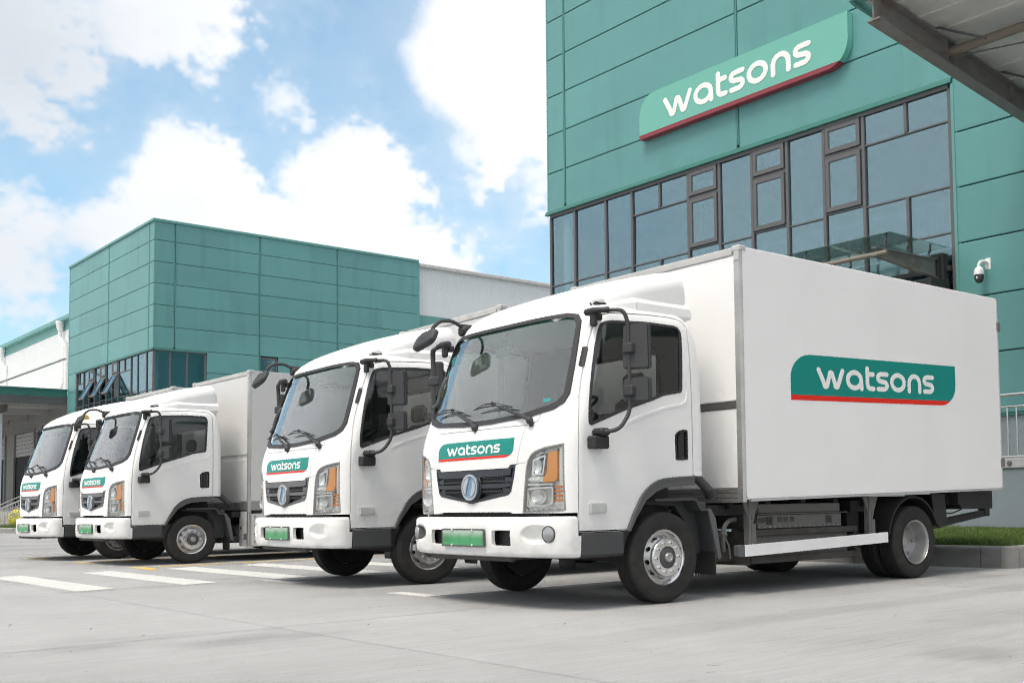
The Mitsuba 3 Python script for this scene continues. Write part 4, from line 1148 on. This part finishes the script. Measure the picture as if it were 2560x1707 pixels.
def tyre(y0, y1, n=56):
    w = y1-y0; R = .395; t = lambda f: y0+f*w
    prof = [(.243, t(.06)), (.255, t(.02)), (.285, t(-.01)), (.315, t(-.022)), (.345, t(-.014)), (.350, t(-.018)), (.353, t(-.010)), (.372, t(.02)), (.385, t(.055)), (.392, t(.09)), (R, t(.14))]
    for g in (.27, .42, .58, .73):
        prof += [(R, t(g-.022)), (R-.012, t(g-.018)), (R-.012, t(g+.018)), (R, t(g+.022))]
    prof += [(R, t(.86)), (.392, t(.91)), (.372, t(.98)), (.345, t(1.014)), (.315, t(1.022)), (.27, t(1.0)), (.243, t(.94))]
    return lathe(prof, n)


def alloy(y0, s=-1):
    """Ten-hole aluminium wheel whose outer lip lies at y0, looking towards -y."""
    prof = [(.243, -.004), (.240, .006), (.227, .012), (.219, .03), (.213, .058), (.205, .066), (.198, .056), (.174, -.030), (.166, -.043), (.155, -.048), (.096, -.048), (.096, .0), (.15, .0), (.185, .09), (.205, .2), (.236, .2), (.238, .02)]
    m = tm2man(lathe(prof, 80))
    for k in range(10):
        a = k*2*math.pi/10+.2; c = np.array((.187*math.cos(a), .014, .187*math.sin(a)))
        d = np.array((.95*math.cos(a), -.31, .95*math.sin(a))); m -= tm2man(tube([c-d*.06, c+d*.035], .0225, 20))
    return man2tm(m).apply_translation((0, y0, 0))


def nuts(y0, r, k, n=10, s=.013):
    out = []
    for i in range(n):
        a = i*2*math.pi/n+.05; c = np.array((r*math.cos(a), y0, r*math.sin(a))); out.append(tube([c+[0, .004, 0], c-[0, .006, 0], c-[0, .007, 0], c-[0, .018, 0], c-[0, .030, 0]], [.020, .020, s, s, s*.72], 8))
    return out


def place(m, x, z=.395, mir=False):
    m = mirror(m) if mir else m.copy(); m.apply_translation((x, 0, z)); return m


aw = alloy(-1.178); nn = nuts(-1.226, .130, 10); hubm = lathe([(.0, -1.236), (.052, -1.236), (.062, -1.231), (.088, -1.227), (.096, -1.214), (.096, -1.17), (.0, -1.17)], 40)
cap = lathe([(.0, -1.246), (.022, -1.247), (.026, -1.256), (.037, -1.256), (.043, -1.248), (.044, -1.23), (.0, -1.23)], 28)

for s in (-1, 1):
    mi_ = s > 0; n = 'wheel' if s < 0 else 'wheel_001'
    tp(n+'__tyre', place(tyre(-1.2, -.975), 0, mir=mi_), 'tyre', 35); tp(n+'__rim', place(aw, 0, mir=mi_), 'rim', 30)
    tp(n+'__drum', place(lathe([(.0, -.96), (.235, -.96), (.235, -.99), (.20, -1.03), (.0, -1.03)], 40), 0, mir=mi_), 'black', 30)
    for q in nn:
        tp(n+'__nut', place(q, 0, mir=mi_), 'chrome', 35)
    tp(n+'__hub', place(hubm, 0, mir=mi_), 'hub', 35); tp(n+'__cap', place(cap, 0, mir=mi_), 'alu', 35)
dish = lathe([(.244, -1.206), (.240, -1.198), (.224, -1.192), (.216, -1.17), (.212, -1.12), (.205, -1.06), (.196, -1.045), (.12, -1.045), (.10, -1.055), (.0, -1.055), (.0, -1.02), (.20, -1.02), (.222, -1.06), (.236, -1.18)], 72)
rh = lathe([(.0, -1.075), (.05, -1.073), (.065, -1.066), (.07, -1.05), (.0, -1.05)], 32)
for s in (-1, 1):
    mi_ = s > 0; n = 'twin_wheel' if s < 0 else 'twin_wheel_001'
    tp(n+'__tyre', place(tyre(-1.2, -.975), 3.714, mir=mi_), 'tyre', 35); tp(n+'__tyre', place(tyre(-.945, -.72), 3.714, mir=mi_), 'tyre', 35)
    tp(n+'__rim', place(dish, 3.714, mir=mi_), 'rimdull', 30); tp(n+'__hub', place(rh, 3.714, mir=mi_), 'rimdull', 30)
    for q in nuts(-1.058, .155, 10, 6, .011):
        tp(n+'__nut', place(q, 3.714, mir=mi_), 'rimdull', 35)
# frame, axles, mudguards
for y in (-.42, .42):
    tp('frame_rail', cbx(-.95, 4.35, y-.04, y+.04, .60, .80, .01), 'grime')
tp('axle', cat(tube([(0, -1.0, .395), (0, 1.0, .395)], .06, 12), tube([(3.714, -1.02, .395), (3.714, 1.02, .395)], .075, 14), ball((3.714, 0, .395), .19, 3)), 'grime', True)
for y in (-.58, .58):
    tp('leaf_spring', cat(*[cbx(3.714-.6+i*.1, 3.714+.6-i*.1, y-.035, y+.035, .46+.018*(4-i), .476+.018*(4-i), .002) for i in range(4)], *[cbx(-.55+i*.1, .55-i*.1, y-.035, y+.035, .46+.018*(4-i), .476+.018*(4-i), .002) for i in range(4)]), 'grime')
for s in (-1, 1):
    mm = (lambda q: q) if s < 0 else mirror
    g1 = Polygon([(-.10, .905), (.36, .915), (.40, .905), (.465, .815), (.56, .812), (.60, .70), (.645, .36), (.625, .36), (.575, .66), (.53, .79), (.45, .79), (.385, .885), (-.10, .885)])
    g1w = Polygon([(-.10, .905), (.36, .915), (.40, .905), (.465, .815), (.56, .812), (.61, .60), (.60, .40), (.44, .40), (.42, .7), (.30, .84), (-.10, .86)])
    tp('mudguard', mm(cat(py(g1, -1.19, -.93), py(g1w, -1.0, -.98), cbx(.465, .555, -1.15, -1.02, .80, .87, .01))), 'trim', 30)
    tp('mudguard__edge', mm(cat(py(Polygon([(.53, .80), (.56, .812), (.625, .72), (.69, .36), (.655, .345)]), -1.20, -1.185))), 'frame')
    z0 = .19; teeth = [(.62-.02, .43)]
    fl = [(-1.19, .44)]+[(-1.19+.28*(i+.5*(k))/8, z0+(.0 if k else .035)) for i in range(8) for k in (0, 1)]+[(-.91, z0+.035), (-.91, .44)]
    tp('mud_flap', mm(px(Polygon(fl), .615, .628)), 'black')
    a = np.radians(np.linspace(20, 172, 22)); R0 = .47
    outer = [(3.714+R0*math.cos(t), .43+R0*math.sin(t)) for t in a]; inr = [(3.714+(R0-.02)*math.cos(t), .43+(R0-.02)*math.sin(t)) for t in a]
    tp('mudguard', mm(cat(py(Polygon(outer+inr[::-1]), -1.19, -.70), py(Polygon(outer+[(3.30, .86), (4.16, .86)]), -.98, -.96) if False else py(Polygon([(4.10, .93), (4.36, .915), (4.41, .56), (4.235, .53), (4.15, .66)]), -1.16, -1.14), cbx(4.20, 4.40, -1.14, -.72, .56, .915, .01))), 'black', 30)
# battery boxes, guard rails
bxp = lambda *a: cbx(*a, .006)
tp('battery_pack', cat(bxp(1.34, 2.62, -1.05, -.50, .600, .735), bxp(1.36, 2.61, -1.04, -.5, .75, .84), bxp(1.33, 2.70, -1.075, -1.02, .738, .748)), 'grimeb')
for x in (1.51, 2.41):
    tp('battery_pack__latch', cat(cbx(x-.045, x+.045, -1.062, -1.05, .64, .715, .004), cbx(x-.010, x+.010, -1.075, -1.062, .655, .70, .003)), 'grime')
for x, w_ in ((1.40, .10), (1.66, .07), (1.75, .07), (1.84, .06)):
    tp('battery_pack__label', cbx(x-w_/2, x+w_/2, -1.055, -1.0505, .66, .71, .001), 'grime')
tp('battery_pack__rivet', cat(*[ball((x, -1.052, .615), .008, 1) for x in np.arange(1.36, 2.6, .075)]), 'alumatt', True)
tp('battery_tray', cat(bxp(1.24, 2.82, -1.10, -1.04, .575, .595), bxp(1.24, 2.82, -1.10, -1.09, .535, .595), bxp(1.18, 2.85, -1.10, -1.0, .272, .30), bxp(1.18, 2.85, -1.11, -1.10, .272, .34), bxp(1.15, 1.18, -1.10, -.5, .26, .58), bxp(2.80, 2.83, -1.08, -.5, .26, .58)), 'grime')
tp('battery_pack', cat(bxp(1.27, 2.70, -1.06, -.5, .31, .545)), 'grimeb')
tp('battery_pack__rivet', cat(*[cbx(x-.03, x+.03, -1.075, -1.06, .31, .34, .004) for x in np.arange(1.35, 2.7, .2)]), 'grime')
tp('hose', cat(tube([(1.10, -.98, .70), (1.0, -.99, .69), (.93, -.99, .62), (.92, -.99, .5), (.94, -.98, .40)], .022, 8, .08), tube([(.89, -.99, .56), (.955, -.99, .56)], .03, 8), tube([(.93, -1.0, .55), (.97, -1.02, .45), (.985, -1.02, .33)], .010, 6)), 'grimeb', 40)
tp('air_tank', cat(lathe([(.0, -.9), (.10, -.88), (.12, -.84), (.12, -.45), (.0, -.42)], 24).apply_translation((.95, 0, .50)), bx(.80, 1.18, -.9, -.35, .30, .42)), 'grime', 35)
tp('cross_member', cat(bx(.7, 4.3, -.36, .36, .62, .78), bx(.75, 1.3, -.95, .95, .74, .84), bx(2.9, 3.2, -.95, .95, .74, .86), bx(2.9, 3.1, -.9, -.3, .35, .8), bx(.82, 1.2, -.30, .95, .30, .735)), 'black')
for s in (-1, 1):
    mm = (lambda q: q) if s < 0 else mirror
    gd = man2tm(py(Polygon([(.95, .357), (3.15, .412), (3.15, .520), (.95, .465)]), -1.25, -1.235)); tp('guard_rail', mm(gd), 'boxwhite')
    tp('guard_rail__channel', mm(cat(py(Polygon([(.95, .36), (3.16, .415), (3.16, .517), (.95, .462)]), -1.234, -1.20), )), 'frame')
    tp('guard_rail__end_cap', mm(cat(py(rnd(Polygon([(.862, .362), (.955, .355), (.955, .467), (.862, .462)]), .01), -1.248, -1.19))), 'frame')
    for x in (1.12, 2.96):
        zt = .40+(x-1)*.025
        tp('guard_rail__hanger', mm(cat(cbx(x-.05, x-.015, -1.195, -1.12, zt, .84, .004), cbx(x-.015, x+.04, -1.20, -1.185, zt, .66, .003), py(Polygon([(x-.13, .90), (x+.12, .90), (x+.05, .75), (x+.01, .62), (x-.05, .62), (x-.06, .75)]), -1.18, -1.165), py(Polygon([(x-.06, .90), (x-.015, .90), (x-.01, .70)]), -1.20, -1.12))), 'grimeb')
# rear end: lift box, under-run arm, cable
tp('tail_box', cat(py(rnd(Polygon([(4.70, .95), (4.69, .795), (4.75, .79), (4.755, .738), (5.435, .738), (5.44, .95)]), .01), -1.12, -.75)), 'black', 30)
tp('tail_box', mirror(py(rnd(Polygon([(4.70, .95), (4.69, .795), (5.435, .738), (5.44, .95)]), .01), -1.12, -.75)), 'black', 30)
for y in (-.92, .80):
    tp('underrun_arm', cat(py(Polygon([(4.35, .50), (5.60, .64), (5.60, .715), (4.35, .59)]), y, y+.07), cbx(5.57, 5.68, y-.02, y+.09, .64, .745, .012)), 'black')
tp('cable', cat(tube([(4.62, -1.0, .92), (4.52, -1.0, .70), (4.48, -1.0, .62)], .012, 6), tube([(4.48, -1.0, .72), (4.7, -1.0, .68), (4.95, -1.0, .735)], .008, 6, .2)), 'black')
# cargo box


def zsh(m):
    m = m if isinstance(m, trimesh.Trimesh) else man2tm(m); m = m.copy(); v = m.vertices.copy(); t = np.clip((v[:, 2]-.87)/2.39, -.1, 1.1)
    v[:, 2] += (v[:, 0]-.9)*(.0205*(1-t)+.003*t); m.vertices = v; return m


tp('cargo_box', zsh(bx(.925, 5.372, -1.284, 1.284, .885, 3.245)), 'boxwhite')
for s in (-1, 1):
    mm = (lambda q: q) if s < 0 else mirror
    tp('cargo_box__wall_panel', mm(zsh(py(rnd(rect(.938, .893, 5.372, 3.252), .035), -1.302, -1.2841))), 'boxwhite', 30)
    tp('cargo_box__sill', mm(zsh(cbx(1.0, 5.372, -1.298, -1.26, .866, .890, .003))), 'alumatt')
    post = rnd(Polygon([(.897, -1.292), (.937, -1.303), (.937, -1.285), (.935, -1.222), (.897, -1.222)]), .006)
    tp('cargo_box__corner_post', mm(zsh(pz(post, .862, 3.225))), 'alu', 30)
    tp('cargo_box__corner_cap', mm(zsh(cat(cbx(.885, .99, -1.308, -1.20, 3.215, 3.275, .012), cbx(.887, .905, -1.30, -1.235, 3.13, 3.22, .004)))), 'alumatt', 30)
    tp('cargo_box__roof_rail', mm(zsh(cbx(.99, 5.372, -1.298, -1.25, 3.246, 3.262, .004))), 'boxwhite')
    tp('cargo_box__door_post', mm(zsh(cbx(5.373, 5.405, -1.300, -1.20, .88, 3.25, .006))), 'alumatt')
    for z in (1.15, 2.85):
        tp('cargo_box__hinge', mm(zsh(cbx(5.36, 5.43, -1.318, -1.24, z, z+.11, .006))), 'grimeb')
    for z in np.r_[np.arange(1.0, 3.1, .36)]:
        tp('cargo_box__rivet', mm(zsh(ball((.897, -1.262, z), .009, 1))), 'alu', True)
tp('cargo_box__end_panel', zsh(cbx(.905, .925, -1.2215, 1.2215, 1.822, 3.185, .004)), 'boxwhite'); tp('cargo_box__end_panel', zsh(cbx(.907, .925, -1.2215, 1.2215, .997, 1.738, .004)), 'boxwhite')
tp('cargo_box__band', zsh(cbx(.899, .925, -1.2215, 1.2215, 1.742, 1.808, .003)), 'bandgrey'); tp('cargo_box__band', zsh(cbx(.895, .925, -1.2215, 1.2215, 1.810, 1.820, .002)), 'alumatt')
tp('cargo_box__header_rail', zsh(cbx(.893, .93, -1.2, 1.2, 3.188, 3.262, .008)), 'alumatt')
for z0, z1 in ((.858, .898), (.901, .946), (.949, .994)):
    tp('cargo_box__floor_board', zsh(cbx(.899, .93, -1.2215, 1.2215, z0, z1, .003)), 'grimeb')
tp('cargo_box__floor_frame', cat(*[bx(x, x+.07, -1.0, 1.0, .80, .885) for x in np.arange(1.0, 5.2, .52)]), 'black')
tp('intake_pipe', cat(tube([(.42, -1.02, 1.13), (.50, -1.04, 1.12), (.60, -1.06, 1.04), (.66, -1.07, .98)], .045, 12, .1), *[tube([(.655+.008*i, -1.07, .985-.016*i), (.659+.008*i, -1.07, .977-.016*i)], .05, 12) for i in range(5)]), 'trim', 40)
# sign on the cargo box
pn, rd, let = sign_shapes(2.85, .455, .30, .235, .052)


def ons(poly, y0, y1):
    m = man2tm(py(affinity.translate(poly, 1.584, 1.848), y0, y1)); v = m.vertices.copy(); v[:, 2] += (v[:, 0]-1.584)*.0265; m.vertices = v; return m


tp('box_decal__panel', ons(pn, -1.3045, -1.3021), 'green'); tp('box_decal__stripe', ons(rd, -1.3047, -1.3021), 'red')
for l in let:
    tp('box_decal__letter', ons(l, -1.3060, -1.3046), 'letter')
# skirts of the third truck
for s in (-1, 1):
    mm = (lambda q: q) if s < 0 else mirror
    tp('box_skirt', mm(cat(cbx(.93, 3.1, -1.296, -1.28, .24, .80, .004))), 'boxwhite', False, 'skirt')
    tp('box_skirt', mm(cat(cbx(.905, .93, -1.29, -.90, .24, .84, .004))), 'boxwhite', False, 'skirt')
    tp('box_skirt__band', mm(cat(cbx(.93, 5.2, -1.309, -1.303, .86, 1.02, .003), cbx(.895, .93, -1.285, -.95, .86, 1.02, .003))), 'alu', False, 'skirt')
    tp('box_skirt__post', mm(cat(cbx(.893, .95, -1.302, -1.23, .23, .86, .006))), 'alu', False, 'skirt')
    for z in (.32, .45, .60, .75):
        tp('box_skirt__bolt', mm(ball((1.01, -1.297, z), .014, 1)), 'grime', True, 'skirt')

TRUCKS = [((6.589, 8.190), -1.17, {'fog', 'clear', 'stickers'}, {}, 'nearest white box truck with front fog lamps and the large sign on its side'),
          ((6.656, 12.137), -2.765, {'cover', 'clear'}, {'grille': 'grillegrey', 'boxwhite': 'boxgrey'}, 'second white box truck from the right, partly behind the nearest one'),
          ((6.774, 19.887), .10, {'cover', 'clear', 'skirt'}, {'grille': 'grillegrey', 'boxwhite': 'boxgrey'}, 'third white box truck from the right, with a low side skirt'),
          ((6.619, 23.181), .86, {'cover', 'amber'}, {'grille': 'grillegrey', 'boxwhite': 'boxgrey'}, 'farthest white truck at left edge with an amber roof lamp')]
_made = {}
for i, ((tx_, ty_), yaw, feats, swap, lab) in enumerate(TRUCKS):
    key = 'delivery_truck' if i == 0 else f'delivery_truck_{i:03d}'
    tag(key, lab, 'truck', 'white box trucks parked in a row')
    world = T().translate([tx_, ty_, 0.006]).rotate([0, 0, 1], yaw)
    for n_, (path, mesh, m, sm, only) in enumerate(TP):
        if only and only not in feats:
            continue
        if i and path.startswith('box_decal') or i == 2 and path.startswith('cargo_box__band') or i == 3 and path.startswith('crossview') and 'bracket' not in path:
            continue
        if (n_, m) not in _made:
            _made[n_, m] = mikit.ply(mesh, 'm_'+m, sm)
        d = dict(_made[n_, m])
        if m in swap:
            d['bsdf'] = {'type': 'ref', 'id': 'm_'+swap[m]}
        part(f'{key}__{path}', d, None, world=world)
